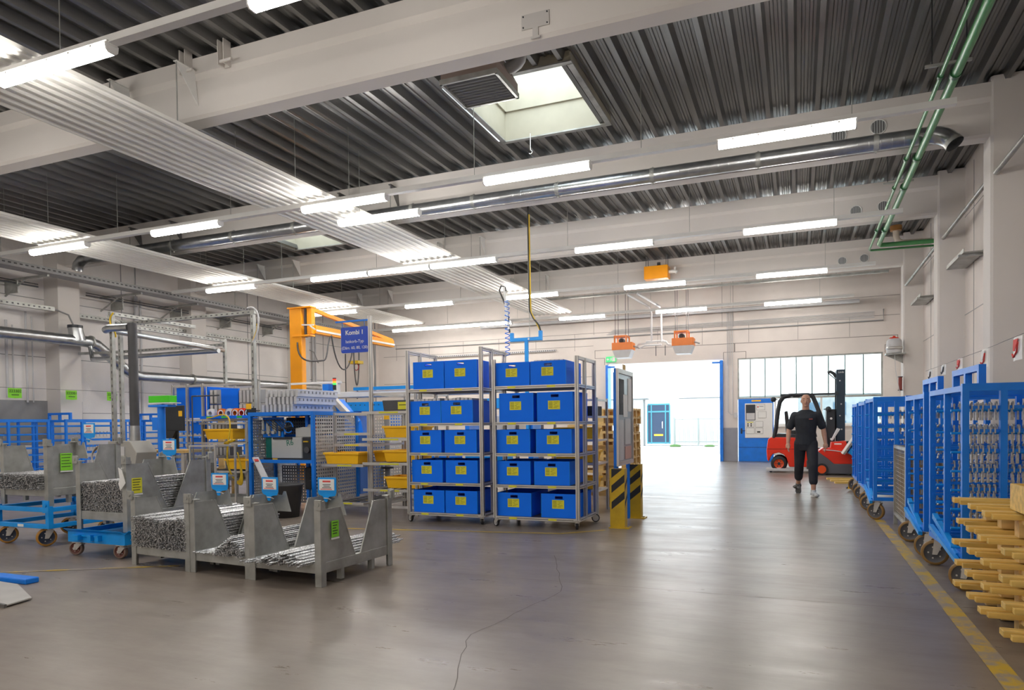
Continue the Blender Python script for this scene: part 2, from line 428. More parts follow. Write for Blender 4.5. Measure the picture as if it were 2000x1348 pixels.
# floor markings
def line(pts, w, m, n):
    b = MB()
    for (p, q) in zip(pts, pts[1:]):
        p, q = Vector((*p, 0)), Vector((*q, 0)); d = (q-p).normalized(); s = Vector((-d.y, d.x, 0))*w/2
        b.add([p-s, q-s, q+s, p+s], [(0, 1, 2, 3)])
    o = struct(n, b, m); o.location.z = .003; return o
line([(1.0, 4.0), (1.0, 10.55)], .115, LINEW, 'trim_25')
line([(-9.5, 6.95), (-4.9, 7.72), (-2.68, 8.07), (-2.24, 8.5)], .045, LINEG, 'trim_26')
line([(-7.6, 3.9), (-5.6, 5.05)], .05, LINEW, 'trim_27')
line([(-7.8, 10.6), (-5.0, 10.6)], .06, LINEG, 'trim_28')
cr = MB()
def crack(pts):
    pr = None
    for i in range(len(pts)-1):
        p, q = Vector((*pts[i], .002)), Vector((*pts[i+1], .002)); n = 9
        for k in range(n):
            a = p.lerp(q, k/n) + (Vector() if pr is None else Vector()); c = p.lerp(q, (k+1)/n)+Vector((random.uniform(-.015, .015), random.uniform(-.015, .015), 0))
            a = pr or a; s = Vector((.0022, .0012, 0)); cr.add([a-s, c-s, c+s, a+s], [(0, 1, 2, 3)]); pr = c
crack([(-1.55, 2.95), (-1.95, 4.0), (-1.75, 5.3), (-2.3, 6.7)]); crack([(-.15, 3.0), (.1, 2.85)])
struct('trim_29', cr, mat('floor_crack', (.14, .12, .11), .8))
jb = MB()
for y in (5.62, 9.3, 13.1, 18.0): jb.add([(-16, y, .0015), (2.9, y, .0015), (2.9, y+.006, .0015), (-16, y+.006, .0015)], [(0, 1, 2, 3)])
struct('trim_30', jb, mat('floor_joint', (.20, .17, .15), .7))

# ================================================================ CEILING SERVICES
# light rails
RAILS = [(-4.0, 'rear'), (0.3, 'rear'), (4.62, 'nearest'), (9.25, 'second'), (13.68, 'third'), (17.98, 'fourth'), (22.35, 'farthest')]  # rear rows: unseen lamps added behind the viewer for extra light
raild = {'nearest': 'on the nearest rail', 'second': 'on the rail before the duct', 'third': 'on the third rail, behind the duct', 'fourth': 'on the rail by the yellow box', 'farthest': 'on the farthest rail', 'rear': 'behind the viewer'}
xe = {'nearest': -3.0, 'second': 1.66, 'third': 1.67, 'fourth': 1.65, 'farthest': 1.5, 'rear': 1.6}
for (y, nm) in RAILS:
    if nm == 'rear': continue
    t = thing('light_rail', {'nearest': 'long white light trunking rail crossing the top left corner', 'second': 'long white light trunking rail in front of the round silver duct', 'third': 'long white light trunking rail behind the duct beam', 'fourth': 'long white light trunking rail by the yellow hanging box', 'farthest': 'long white light trunking rail nearest the back wall'}[nm], 'light rail', (0, y, 4.9), 0, 'white trunking rails under the roof')
    x1 = xe[nm]
    rb = MB().prism([(-.03, -.02), (.03, -.02), (.03, .05), (-.03, .05)], -15.2, x1, 'x')
    rb.prism([(-.045, -.028), (.045, -.028), (.045, -.02), (-.045, -.02)], -15.2, x1, 'x')
    rb.build('trunking', WHITE, t)
    for x in (-14.2, -11.6, -8.9, -6.5, -4.33, -1.9, .6):
        if nm == 'nearest' and x > -3.5: continue
        zt = (1.12 if x != -4.33 else .9)
        MB().tube([(x, 0, .05), (x, 0, 1.12)], .005, 6).build('hanger_wire', GALV, t)
def lamp():
    t = thing('tube_lamp', 'x', 'lamp', (0, 0, 0))
    MB().prism([(-.05, .0), (.05, .0), (.062, .035), (-.062, .035)][::-1], -.80, .80, 'x').build('housing', WHITE, t, .006)
    d = MB(); d.prism([(-.066, .0), (-.062, -.045), (-.035, -.07), (.035, -.07), (.062, -.045), (.066, .0)], -.78, .78, 'x').build('diffuser', LIT, t, .012)
    e = MB()
    for s in (-1, 1): e.prism([(-.068, .012), (-.06, -.047), (-.034, -.072), (.034, -.072), (.06, -.047), (.068, .012)], s*.795, s*.778, 'x')
    e.build('end_cap', WHITE, t)
    c = MB()
    for x in (-.6, -.3, 0, .3, .6):
        for s in (-1, 1): c.cbox(x, s*.067, .004, .02, .006, .02)
    c.build('clip', ALU, t)
    return t
L0 = lamp()
ordn = ['rightmost', 'second from the right', 'third from the right', 'fourth from the right', 'fifth from the right']
first = True
lamps = []
XS = [-.14, -3.38, -6.60, -9.92, -13.2]
for (y, nm) in RAILS:
    for i, x in enumerate(XS):
        if nm == 'nearest' and i < 1: continue
        if nm == 'third':
            if i == 2 or i == 3: continue
        if nm == 'farthest' and i == 3: continue
        if nm == 'fourth' and i == 2: x = -6.75
        lamps.append((x, y, nm, ordn[i]))
    if nm == 'third': lamps += [(-6.70, y, nm, 'right of the joined three'), (-8.31, y, nm, 'middle of the joined three'), (-9.92, y, nm, 'left of the joined three')]
    if nm == 'farthest': lamps += [(-9.90, y, nm, 'right of the joined three'), (-11.49, y, nm, 'middle of the joined three')]
lamps.append((-6.53, 10.12, 'second', 'x'))
for (x, y, nm, od) in lamps:
    if nm == 'farthest' and abs(x+13.2) < .01: x, od = -13.08, 'left of the joined three'
    lb = 'lit tube lamp, %s, %s' % (od, raild[nm])
    if nm == 'rear': lb = 'unseen tube lamp added behind the viewer to light the hall'
    if od == 'x': lb = 'lit white tube lamp hanging apart, just behind the second rail by the white panel'
    z = 4.86
    if first: o = L0; first = False; o.location = (x, y, z); o['label'] = lb; o['group'] = 'tube lamps under the roof'
    else: o = copy_tree(L0, (x, y, z), None, lb, 'tube lamps under the roof')
MB().tube([(-6.9, 10.12, 4.9), (-6.9, 10.12, 6.02)], .004, 6).build('hanger_wire', GALV, None)
hw = bpy.data.objects['hanger_wire'] if False else None
# (the wire above belongs to the lamp hanging apart)
for o in list(COL.objects):
    if o.name.startswith('hanger_wire') and o.parent is None:
        p = [q for q in COL.objects if q.get('label', '').startswith('lit white tube lamp hanging apart')][0]
        o.parent = p; o.location = (-p.location.x, -p.location.y, -p.location.z)

# radiant ceiling panels
def radiant(x0, x1, label):
    t = thing('radiant_ceiling_panel', label, 'heating panel', ((x0+x1)/2, 0, 5.0), 0, 'white ribbed ceiling panels')
    w = x1-x0; b = MB(); n = 9; prof = []
    for i in range(n):
        c = -w/2+(i+.5)*w/n
        prof += [(c-w/n*.5, .03), (c-w/n*.24, .03)]+[(c+w/n*.24*math.cos(a), .03-.03*math.sin(a)) for a in (PI*.8, PI*.6, PI*.4, PI*.2)]+[(c+w/n*.24, .03)]
    prof += [(w/2, .03), (w/2, .07)]; prof = [(-w/2, .07)]+prof
    vs = []
    ys = [-5]+[22.4]
    for (px, pz) in prof: vs += [(px, ys[0], pz), (px, ys[1], pz)]
    b.add(vs, [(2*i, 2*i+1, 2*i+3, 2*i+2) for i in range(len(prof)-1)], False)
    b.box(-w/2, w/2, -5, 22.4, .07, .075)
    b.build('ribbed_sheet', PANEL, t)
    for (a, c) in BY[3:]:
        for s in (-1, 1):
            br = MB(); x = s*(w/2-.12)
            br.prism([(a-.0, .86), (a-.30, .86), (a+.05, .45)], x-.004, x+.004, 'x'); br.box(x-.03, x+.03, a-.30, a+.02, .86, .868)
            br.build('bracket', WHITE if a > 12 or a < 8 else ALUD, t)
            MB().tube([(x, a-.28, .07), (x, a-.28, .86)], .008, 6).build('chain', GALV, t)
        ym = c+1.5
        if ym < 22:
            for s in (-1, 1): MB().tube([(s*(w/2-.12), ym, .07), (s*(w/2-.12), ym, 1.03)], .005, 6).build('hanger_wire', GALV, t)
    for y in (4.1, 10.0, 15.9):
        MB().box(-w/2-.004, w/2+.004, y, y+.05, .066, .08).build('joint_cover', WHITE, t)
radiant(-8.35, -6.95, 'wide white ribbed radiant panel running from top left to the middle of the back wall')
radiant(-14.0, -12.54, 'white ribbed radiant panel farther left, nearer the pipe covered wall')

# round duct in front of second beam
t = thing('round_duct', 'long silver spiral duct with open elbow hanging along the ceiling beam', 'duct', (0, 11.4, 5.33))
pf = [(.001, -15.3)]
for i in range(114):
    x = -15.29+i*.149; pf += [(.115, x-.004), (.115, x), (.1165, x+.003), (.115, x+.006), (.115, x+.010)]
pf += [(.115, 1.72), (.001, 1.73)]
MB().lathe(pf, (0, 0, 0), 24, 'x').build('pipe', DUCT, t)
def elbow(p, d0, d1, r, bend, n=8):
    p = Vector(p); d0 = Vector(d0); d1 = Vector(d1)
    return [p+d0*bend*math.sin(a)+d1*bend*(1-math.cos(a)) for a in [PI/2*.75*i/n for i in range(n+1)]]
MB().tube(elbow((1.70, 0, 0), (1, 0, 0), (0, -.35, -.94), .115, .34, 6), .117, 24, False).build('elbow', DUCT, t)
ep = elbow((1.70, 0, 0), (1, 0, 0), (0, -.35, -.94), .115, .34, 6); ed = (ep[-1]-ep[-2]).normalized()
MB().tube([ep[-1]-ed*.06, ep[-1]-ed*.02, ep[-1]], .122, 24, False).build('end_collar', GALV, t)
MB().tube([(-15.3, 0, 0), (-15.5, 0, -.03), (-15.62, 0, -.12), (-15.66, 0, -.26)], .116, 24, False).build('elbow', DUCT, t)
for x in [-14.2, -12.6, -10.9, -9.3, -7.7, -6.6, -5.35, -3.77, -2.16, -.55, 1.05]:
    m = MB().cyl((x, 0, 0), .122, .025, 'x', 24); m.cyl((x, 0, 0), .119, .07, 'x', 24); m.box(x-.012, x+.012, -.01, .24, .115, .135); m.box(x-.012, x+.012, -.012, .012, -.15, -.12)
    m.build('pipe_clamp', GALV, t)
# green pipes
t = thing('green_pipe', 'thick green pipe running along the right side under the roof', 'pipe', (0, 0, 0), 0, 'green pipes at top right')
MB().tube([(1.62, -5, 5.2), (1.66, 17.35, 5.2), (1.70, 17.5, 5.2), (2.95, 17.6, 5.2)], .05, 12).build('pipe', GREEN, t)
for y in (4.4, 9.2, 11.9, 13.3, 16.1): MB().cyl((1.64, y, 5.2), .062, .07, 'y', 12).build('coupling', mat('dark_green', (.02, .12, .04), .4), t)
t = thing('green_pipe', 'thin green pipe running left of the thick green pipe', 'pipe', (0, 0, 0), 0, 'green pipes at top right')
MB().tube([(1.48, -5, 5.2), (1.51, 17.85, 5.2), (1.55, 17.95, 5.2), (2.95, 18.05, 5.2)], .024, 10).build('pipe', GREEN, t)
for y in (4.4, 9.2, 11.9, 13.3, 16.1): MB().cyl((1.495, y, 5.2), .034, .05, 'y', 12).build('coupling', mat('dark_green', (.02, .12, .04), .4), t)
for (y, l) in ((9.05, 'steel cross strut carrying the green pipes above the second rail'), (13.2, 'steel cross strut carrying the green pipes above the third rail'), (5.6, 'steel cross strut carrying the green pipes at the top edge')):
    t = thing('pipe_support', l, 'pipe support', (1.57, y, 5.25))
    MB().box(-.25, .75 if y < 6 else .2, -.015, .015, 0, .03).build('strut', GALV, t)
    for x in (-.18, .15): MB().tube([(x, 0, .02), (x, 0, .79)], .006, 6).build('threaded_rod', BLACKM, t)

# brown air heater by the skylight
t = thing('ceiling_air_heater', 'brown unit with grey louvred underside hanging beside the roof window', 'air heater', (-3.55, 7.78, 5.42))
MB().prism([(-.36, 0), (.36, 0), (.36, .12), (.20, .42), (-.30, .42), (-.36, .2)], -.34, .34, 'y').build('casing', mat('brown_enamel', (.28, .22, .19), .5), t, .008)
lv = MB()
for i in range(9): lv.prism([(-.27+i*.065, -.01), (-.23+i*.065, -.045), (-.222+i*.065, -.04), (-.262+i*.065, -.004)], -.32, .32, 'x')
lv.build('louvre', mat('grey_louvre', (.22, .23, .24), .5, .2), t)
fr = MB(); fr.box(-.37, .37, -.35, -.32, -.05, .01); fr.box(-.37, .37, .32, .35, -.05, .01); fr.box(-.37, -.34, -.35, .35, -.05, .01); fr.box(.34, .37, -.35, .35, -.05, .01)
fr.build('grille_frame', GALV, t)
MB().tube(bez((.3, .12, .22), (.62, .12, .22), (.56, .0, .5), (.36, -.2, .66), 10), .07, 14).build('exhaust_elbow', MGREY, t)
MB().tube([(-.2, .2, .42), (-.2, .2, .62)], .01, 6).build('hanger_rod', GALV, t)
# mount plate on big beam
t = thing('mounting_plate', 'grey painted steel plate bolted to the nearest big beam', 'plate', (-2.48, 6.82, 5.42))
m = MB().box(-.15, .15, -.005, .012, -.01, .14); m.box(-.03, .03, -.004, .012, -.1, -.01); m.box(-.05, .05, -.004, .012, -.115, -.095)
m.build('plate', mat('grey_paint', (.52, .50, .48), .6), t)
m = MB()
for sx in (-1, 1):
    for z in (.01, .12): m.cyl((sx*.13, -.008, z), .008, .01, 'y', 8)
m.build('bolt', BLACKM, t)
for (x, l) in ((-7.15, 'left angled white bracket on the nearest big beam'), (-6.52, 'right angled white bracket on the nearest big beam')):
    m = MB().box(x-.05, x+.05, 6.765, 6.78, 5.8, 6.1); m.box(x-.05, x-.04, 6.66, 6.78, 5.8, 6.1); m.box(x+.04, x+.05, 6.66, 6.78, 5.8, 6.1); m.box(x+.0, x+.18, 6.64, 6.66, 5.8, 5.83)
    tag(m.build('beam_bracket', BEAM), l, 'bracket', 'brackets on the big beam')
# round openings in the beams
for k, (x, y, z) in enumerate([(1.11, 11.65, 5.66), (.58, 11.65, 5.62), (1.09, 15.65, 5.53), (1.58, 15.65, 5.56), (1.09, 20.4, 5.53), (1.61, 20.4, 5.55)]):
    r = .10
    t = thing('beam_sleeve', '%s round vent hole at the right end of the %s beam' % ('left' if x < 1.1 or k == 2 else 'right', ['duct', 'duct', 'third', 'third', 'fourth', 'fourth'][k]), 'vent', (x, y+.045, z), 0, 'round openings in the beams')
    MB().lathe([(r, .0), (r, -.015), (r*1.12, -.015), (r*1.12, .0)], (0, 0, 0), 20, 'y').build('ring', WHITE, t)
    g = MB(); g.use(mat('vent_slats', (.45, .47, .47), .4, .3)); g.cyl((0, -.002, 0), r, .006, 'y', 20)
    g.use(DGREY)
    for i in range(5): xx = -r*.7+i*r*.35; hh = math.sqrt(r*r-xx*xx)*.95; g.box(xx-.005, xx+.005, -.01, -.004, -hh, hh)
    g.build('grille', None, t)
# hook under skylight
t = thing('ceiling_hook', 'small steel hook hanging under the front roof window', 'hook', (-4.0, 10.7, 5.75))
MB().tube([(0, 0, .3), (0, 0, .06)]+[(.03*math.sin(a)-.0, 0, .03*math.cos(a)) for a in (0, .8, 1.6, 2.4, 3.2, 4.0)], .007, 6).build('hook', WHITE, t)

# orange unit heaters at the back
for (x, l, z) in ((-5.28, 'left deep orange air heater over the open gate', 3.72), (-3.35, 'right deep orange air heater over the open gate', 3.76)):
    t = thing('unit_heater', l, 'air heater', (x, 22.6, z), 0, 'orange heaters over the gate')
    MB().box(-.33, .33, -.25, .25, -.02, .22).build('casing', ORANGE2, t, .006)
    MB().prism([(-.32, -.02), (.32, -.02), (.22, -.27), (-.22, -.27)], -.24, .24, 'y').build('air_hood', LGREY, t)
    fr = MB()
    for (a, c) in ((-.26, -.22), (.12, .16)): fr.box(a, c, -.25, -.21, .22, .42); fr.box(a, c, .21, .25, .22, .42)
    fr.box(-.26, .16, -.25, .25, .40, .45); fr.build('top_frame', ORANGE2, t)
    fn = MB().cyl((-.05, 0, .29), .09, .14, 'y', 16); fn.sphere((-.05, -.08, .29), .06, (1, .4, 1), 8); fn.build('fan_motor', BLACKM, t)
    for xx in (-.22, .12):
        for yy in (-.2, .2): MB().tube([(xx, yy, .45), (xx, yy, 6.03-z)], .008, 6).build('hanger_rod', DGREY, t)
    h = MB().tube([(.33, 0, .1), (.50, 0, .04)], .025, 8); h.build('pipe_stub', MGREY, t)
t = thing('yellow_hanging_box', 'yellow box with white valve hanging by rods before the fourth beam', 'heater', (-3.67, 19.9, 5.36))
MB().box(-.33, .33, -.2, .2, 0, .36).build('casing', ORANGE, t, .006)
v = MB().cyl((.05, 0, .42), .05, .12, 'z', 12); v.build('flue', DGREY, t)
v = MB().tube([(.33, 0, .2), (.5, 0, .2), (.55, 0, .16)], .05, 10); v.tube([(.5, 0, .2), (.5, 0, .32)], .03, 8); v.build('valve', WHITE, t)
for xx in (-.28, .28):
    for yy in (-.15, .15): MB().tube([(xx, yy, .36), (xx, yy, .67)], .008, 6).build('hanger_rod', DGREY, t)
# pipes feeding the heaters
t = thing('heater_pipework', 'pale grey pipes dropping down the back wall between the orange heaters', 'pipe', (-4.3, 22.9, 0))
m = MB()
m.tube([(-.45, -2, 5.2), (-.12, -.3, 5.05), (-.12, 0, 4.9), (-.12, 0, 3.95), (-.55, 0, 3.9), (-.62, 0, 3.75)], .035, 8)
m.tube([(-.15, -2, 5.2), (.20, -.3, 5.05), (.20, 0, 4.9), (.20, 0, 3.95), (.35, 0, 3.95), (.42, 0, 3.85), (.62, 0, 3.82)], .035, 8)
m.tube([(-.5, 0, 3.78), (-.35, 0, 3.86), (.2, 0, 3.86)], .03, 8); m.tube([(-.3, 0, 3.98), (.3, 0, 3.98)], .03, 8)
m.build('pipe', LGREY, t)
m = MB().tube([(0.02, 0, 3.83), (.02, 0, 3.5)], .012, 6); m.tube([(.32, 0, 3.83), (.32, 0, 3.5)], .012, 6); m.build('drain_pipe', BLACKM, t)

# horizontal pipe near the rail 4 and tray at roof, back wall conduits
t = thing('wall_conduit_bundle', 'bundle of thin grey conduits running along the back wall above the gate', 'conduits', (0, YB-.05, 0))
for i in range(5):
    MB().tube([(-6.3+.06*i, -.0, 4.48+i*.035), (-2.3, 0, 4.52+i*.035), (-2.2, 0, 4.52+i*.035), (2.2, -.0, 4.50+i*.045)], .010, 6).build('conduit', LGREY, t)
MB().tube([(-15, 0, 4.42), (-6.3, 0, 4.38), (2.45, 0, 4.40), (2.45, 0, 4.75)], .022, 6).build('main_pipe', MGREY, t)
for i in range(4): MB().tube([(-2.18+i*.055, 0, 5.0), (-2.18+i*.055, 0, 3.2 if i < 3 else 1.55)], .010, 6).build('drop_conduit', LGREY, t)
MB().tube([(-2.16, 0, 3.4), (-2.16, 0, 1.65), (-2.05, 0, 1.55), (-1.95, 0, 1.55)], .010, 6).build('drop_conduit', LGREY, t)
m = MB().box(-1.97, -1.88, -.08, 0, 1.45, 1.62); m.build('switch_box', LGREY, t)
t = thing('cable_tray', 'perforated grey cable tray hanging across the back of the hall', 'cable tray', (0, 21.6, 5.35))
MB().box(-8, 2.3, -.06, .06, 0, .01).build('tray_floor', GALV, t)
m = MB().box(-8, 2.3, -.065, -.06, 0, .06); m.box(-8, 2.3, .06, .065, 0, .06); m.build('tray_side', GALV, t)
for x in (-7, -5, -3, -1, 1): MB().tube([(x, 0, 0), (x, 0, .68)], .006, 6).build('hanger_rod', GALV, t)
t = thing('wall_cable_tray', 'pale grey ribbed cable tray low on the back wall left of the gate', 'cable tray', (0, YB-.08, 3.98))
m = MB().box(-13.2, -8.2, -.05, .05, 0, .06)
m.build('tray', LGREY, t)
m = MB()
for i in range(60): m.box(-13.15+i*.083, -13.12+i*.083, -.056, -.05, .01, .05)
m.build('slot', DGREY, t)
t = thing('heating_pipe', 'thick pale pipe with a closed end high along the back wall', 'pipe', (0, 23.9, 4.98))
MB().tube([(-11, 0, 0), (1.75, 0, 0)], .06, 14).build('pipe', LGREY, t)
for x in (-8, -5, -2.2, 1.2): MB().box(x-.02, x+.02, -.02, .45, -.01, .01).build('wall_bracket', GALV, t)
# wall tubes near right columns
for k, (a, c, l) in enumerate([((2.85, 16.9, 5.1), (2.85, 13.6, 5.1), 'between the first and second column'), ((2.85, 21.9, 5.15), (2.85, 18.2, 5.15), 'between the second and third column')]):
    pass
for (p, q, l) in (((2.55, 16.0, 4.75), (2.9, 13.0, 5.25), 'slanting galvanized tube on the right wall behind the near column'), ((2.55, 20.3, 4.75), (2.9, 17.6, 5.25), 'slanting galvanized tube on the right wall behind the middle column'), ((2.55, 11.6, 4.75), (2.9, 9.6, 5.2), 'slanting galvanized tube at the right edge on the nearest column')):
    tag(MB().tube([p, q], .035, 10).build('wall_tube', GALV), l, 'tube', 'slanting tubes on the right wall')
for (y0, y1, l) in ((13.9, 15.4, 'stub of grey cable tray beside the nearest visible column'), (18.4, 19.9, 'stub of grey cable tray beside the middle column')):
    t = thing('wall_cable_tray', l, 'cable tray', (2.75, 0, 4.15), 0, 'cable tray stubs on the right wall')
    m = MB(); m.box(-.15, .18, y0, y1, 0, .012); m.box(-.15, -.14, y0, y1, 0, .07); m.box(.17, .18, y0, y1, 0, .07); m.build('tray', GALV, t)
    MB().box(-.2, .2, y0+.15, y0+.19, -.04, 0).build('bracket', GALV, t)
# roof drain elbow near column 3
t = thing('roof_drain_elbow', 'cream drain elbow with brown collar under the deck by the third column', 'drain pipe', (2.2, 19.2, 5.7))
MB().tube([(0, 0, .25), (0, 0, .05), (.04, 0, -.06), (.15, 0, -.12), (.75, 0, -.14)], .07, 12).build('pipe', mat('cream_plastic', (.62, .55, .45), .5), t)
MB().cyl((0, 0, .24), .13, .12, 'z', 16).build('collar', mat('brown_collar', (.35, .16, .04), .6), t)
# grey canister on last column
t = thing('wall_canister', 'grey canister with red lid on a bracket above the window corner', 'canister', (2.28, 20.28, 3.02))
MB().lathe([(.001, 0), (.16, 0), (.175, .03), (.18, .26), (.17, .33), (.12, .38), (.001, .39)], (0, 0, 0), 20).build('tank', LGREY, t)
m = MB().lathe([(.001, .45), (.03, .45), (.035, .42), (.10, .41), (.125, .37), (.13, .36)], (0, 0, 0), 20); m.build('lid', RED, t)
MB().lathe([(.182, .10), (.19, .10), (.19, .17), (.182, .17)], (0, 0, 0), 20).build('strap', ALU, t)
m = MB().box(-.2, .25, -.18, .18, -.03, 0); m.prism([(-.18, -.03), (.22, -.03), (.22, -.25)], .14, .15, 'y'); m.build('bracket', GALV, t)
MB().tube([(0, -.1, 0), (.02, -.1, -.4), (.06, -.1, -.7), (.12, -.05, -1.0)], .008, 6).build('hose', PLEXI if False else LGREY, t)
t = thing('fire_bell', 'small red brown cylinder on the pipe below the grey canister', 'cylinder', (2.42, 20.3, 2.25))
MB().cyl((0, 0, 0), .045, .32, 'z', 12).build('body', mat('red_brown', (.25, .04, .03), .4), t)
m = MB().cyl((0, 0, .17), .06, .02, 'z', 12); m.cyl((0, 0, -.17), .06, .02, 'z', 12); m.build('flange', BLACKM, t)
# ================================================================ LEFT WALL SERVICES
t = thing('wall_duct', 'large silver spiral duct on the left wall with upward stub and long slanting drop', 'duct', (-16.2, 0, 0))
MB().tube([(0, 4, 3.5), (0, 11.55, 3.5)], .135, 20).build('upper_pipe', DUCT, t)
m = MB().tube([(0, 11.4, 3.5), (0, 12.0, 3.5), (0, 12.25, 3.44), (0, 12.42, 3.32), (0, 13.05, 2.88), (0, 13.2, 2.79), (0, 13.45, 2.74)], .135, 20)
m.build('slanting_pipe', DUCT, t)
m = MB().tube([(0, 11.75, 3.5), (0, 11.72, 3.7), (0, 11.7, 3.82)], .15, 20, False, [.19, .16, .16]); m.build('upward_stub', DUCT, t)
MB().cyl((0, 11.7, 3.83), .165, .07, 'z', 20).build('stub_collar', BLACKM, t)
MB().tube([(0, 13.4, 2.74), (0, 21, 2.74)], .13, 20).build('lower_pipe', DUCT, t)
for (y, z) in ((7.5, 3.5), (9.5, 3.5), (12.1, 3.5), (15.2, 2.74), (17.8, 2.74), (20.0, 2.74)):
    m = MB().cyl((0, y, z), .16, .04, 'y', 20); m.box(-.8, -.1, y-.02, y+.02, z-.02, z+.02); m.build('pipe_clamp', GALV, t)
t = thing('branch_duct', 'thin silver branch duct with a bend running from the wall duct to the gantry', 'duct', (0, 0, 0))
MB().tube([(-16.1, 12.0, 3.38), (-16.05, 12.0, 3.15), (-15.9, 11.9, 3.05), (-15.5, 11.8, 3.03), (-11.75, 11.77, 3.03)], .05, 14).build('pipe', DUCT, t)
def perf(b, p, q, w=.05):           # perforated strut: steel channel with dark slots
    b.use(GALV); b.bar(p, q, w)
    p, q = Vector(p), Vector(q); d = (q-p); n = int(d.length/.12); d.normalize()
    b.use(DGREY)
    for i in range(n):
        a = p+d*(.04+i*.12); c = a+d*.045
        b.bar(a, c, w*1.04 if abs(d.z) < .9 else w*.3, w*.3 if abs(d.z) < .9 else w*1.04)
for (ya, yb, x, z, nm) in ((6, 11.35, -16.45, 4.22, 'perforated cable channel high on the left wall, before the first column'), (12.2, 21, -16.75, 4.2, 'perforated cable channel high on the left wall, behind the first column')):
    t = thing('wall_cable_tray', nm, 'cable tray', (0, 0, 0), 0, 'perforated channels on the left wall')
    b = MB(); perf(b, (x, ya, z), (x, yb, z), .10); b.build('channel', None, t)
    MB().tube([(x+.03, yb, z), (x+.1, yb+.3, z-.1), (x+.2, yb+.42, z-.5)], .02, 6).build('cable', MGREY, t)
t = thing('hanging_cable_tray', 'wide grey perforated cable tray hanging along the left wall under the roof', 'cable tray', (0, 0, 0))
b = MB(); b.use(MGREY); b.box(-15.75, -15.35, 4, 22, 4.82, 4.84); b.box(-15.36, -15.34, 4, 22, 4.84, 4.94); b.box(-15.76, -15.74, 4, 22, 4.84, 4.94)
b.use(DGREY)
for i in range(150): b.box(-15.345, -15.337, 4+i*.12, 4.06+i*.12, 4.87, 4.90)
b.build('tray', None, t)
for y in (8.7, 10.6, 13.0, 14.8, 17, 19): 
    m = MB().bar((-15.5, y, 4.80), (-17, y, 4.80), .05); m.bar((-16.2, y, 4.82), (-17, y, 4.45), .03); m.build('wall_arm', GALV, t)
for y in (9.6, 12.8, 16.2): MB().tube([(-15.5, y, 4.9), (-15.5, y, 6.03)], .008, 6).build('hanger_rod', GALV, t)
t = thing('wall_rail', 'thin dark conduit pair below the hanging cable tray on the left wall', 'conduits', (0, 0, 0))
for (y0, y1) in ((5, 11.1), (12.3, 19.5)):
    m = MB().tube([(-16.6, y0, 4.72), (-16.6, y1, 4.72)], .018, 6); m.tube([(-16.6, y0, 4.78), (-16.6, y1, 4.78)], .012, 6); m.build('conduit', DGREY, t)
    for k in range(4): yy = y0+1+k*(y1-y0-1.5)/3; MB().box(-17, -16.55, yy-.01, yy+.01, 4.5, 4.8).build('bracket', GALV, t)
for (y, z0, z1, r, l) in ((10.55, 2.1, 3.9, .03, 'pale conduit drop left of the first column'), (11.0, 2.0, 4.15, .025, 'thin conduit drop beside the first column'), (9.7, 0.5, 4.2, .04, 'long pale pipe at the far left of the wall'), (14.0, 1.2, 5.0, .05, 'brown and white pipe pair behind the gantry'), (21.6, 1.0, 5.6, .05, 'pipe bundle on the left wall near the back corner')):
    m = MB().tube([(-16.93, y, z0), (-16.93, y, z1)], r, 8); m.tube([(-16.93, y+.14, z0), (-16.93, y+.14, z1-.1)], r*.6, 8)
    tag(m.build('wall_conduit', LGREY), l, 'conduit', 'conduit drops on the left wall')

# corner pipes at back left
m = MB()
for i, x in enumerate((-15.75, -15.62, -15.5)): m.tube([(x, 23.62, 2.2), (x+.1*(i % 2), 23.62, 3.4), (x, 23.62, 5.4)], .025, 6)
tag(m.build('wall_conduit', MGREY), 'bundle of grey pipes running up the back left corner', 'conduit')
# lime papers clipped on a line at left wall
t = thing('wire_line', 'thin wire stretched along the left wall holding lime green papers', 'wire')
MB().tube([(-16.3, 6, 2.30), (-16.3, 15, 2.30)], .004, 5).build('wire', DGREY, t)
for (y0, y1, l, n) in ((10.15, 10.45, 'lime green paper at the far left on the wall wire', '223302'), (11.48, 11.76, 'lime green paper hanging in front of the first left column', '223301'), (12.56, 12.84, 'lime green paper hanging right beside the gantry post', '223300')):
    t = thing('hanging_paper', l, 'paper', (-16.28, (y0+y1)/2, 2.07), 0, 'lime papers on the left wall')
    w = (y1-y0)/2; m = MB(); m.add([(0, -w, 0), (.01, 0, -.01), (0, w, 0), (.0, w, .22), (.012, 0, .215), (0, -w, .22)], [(0, 1, 4, 5), (1, 2, 3, 4)]); m.add([(-.003, -w, 0), (.007, 0, -.01), (-.003, w, 0), (-.003, w, .22), (.009, 0, .215), (-.003, -w, .22)], [(5, 4, 1, 0), (4, 3, 2, 1)])
    m.build('sheet', LIME, t)
    text(n, .09, INK, t, (.016, 0, .15), (PI/2, 0, PI/2), 'number')
    MB().box(.012, .014, -.08, .08, .06, .075).build('print', INK, t)

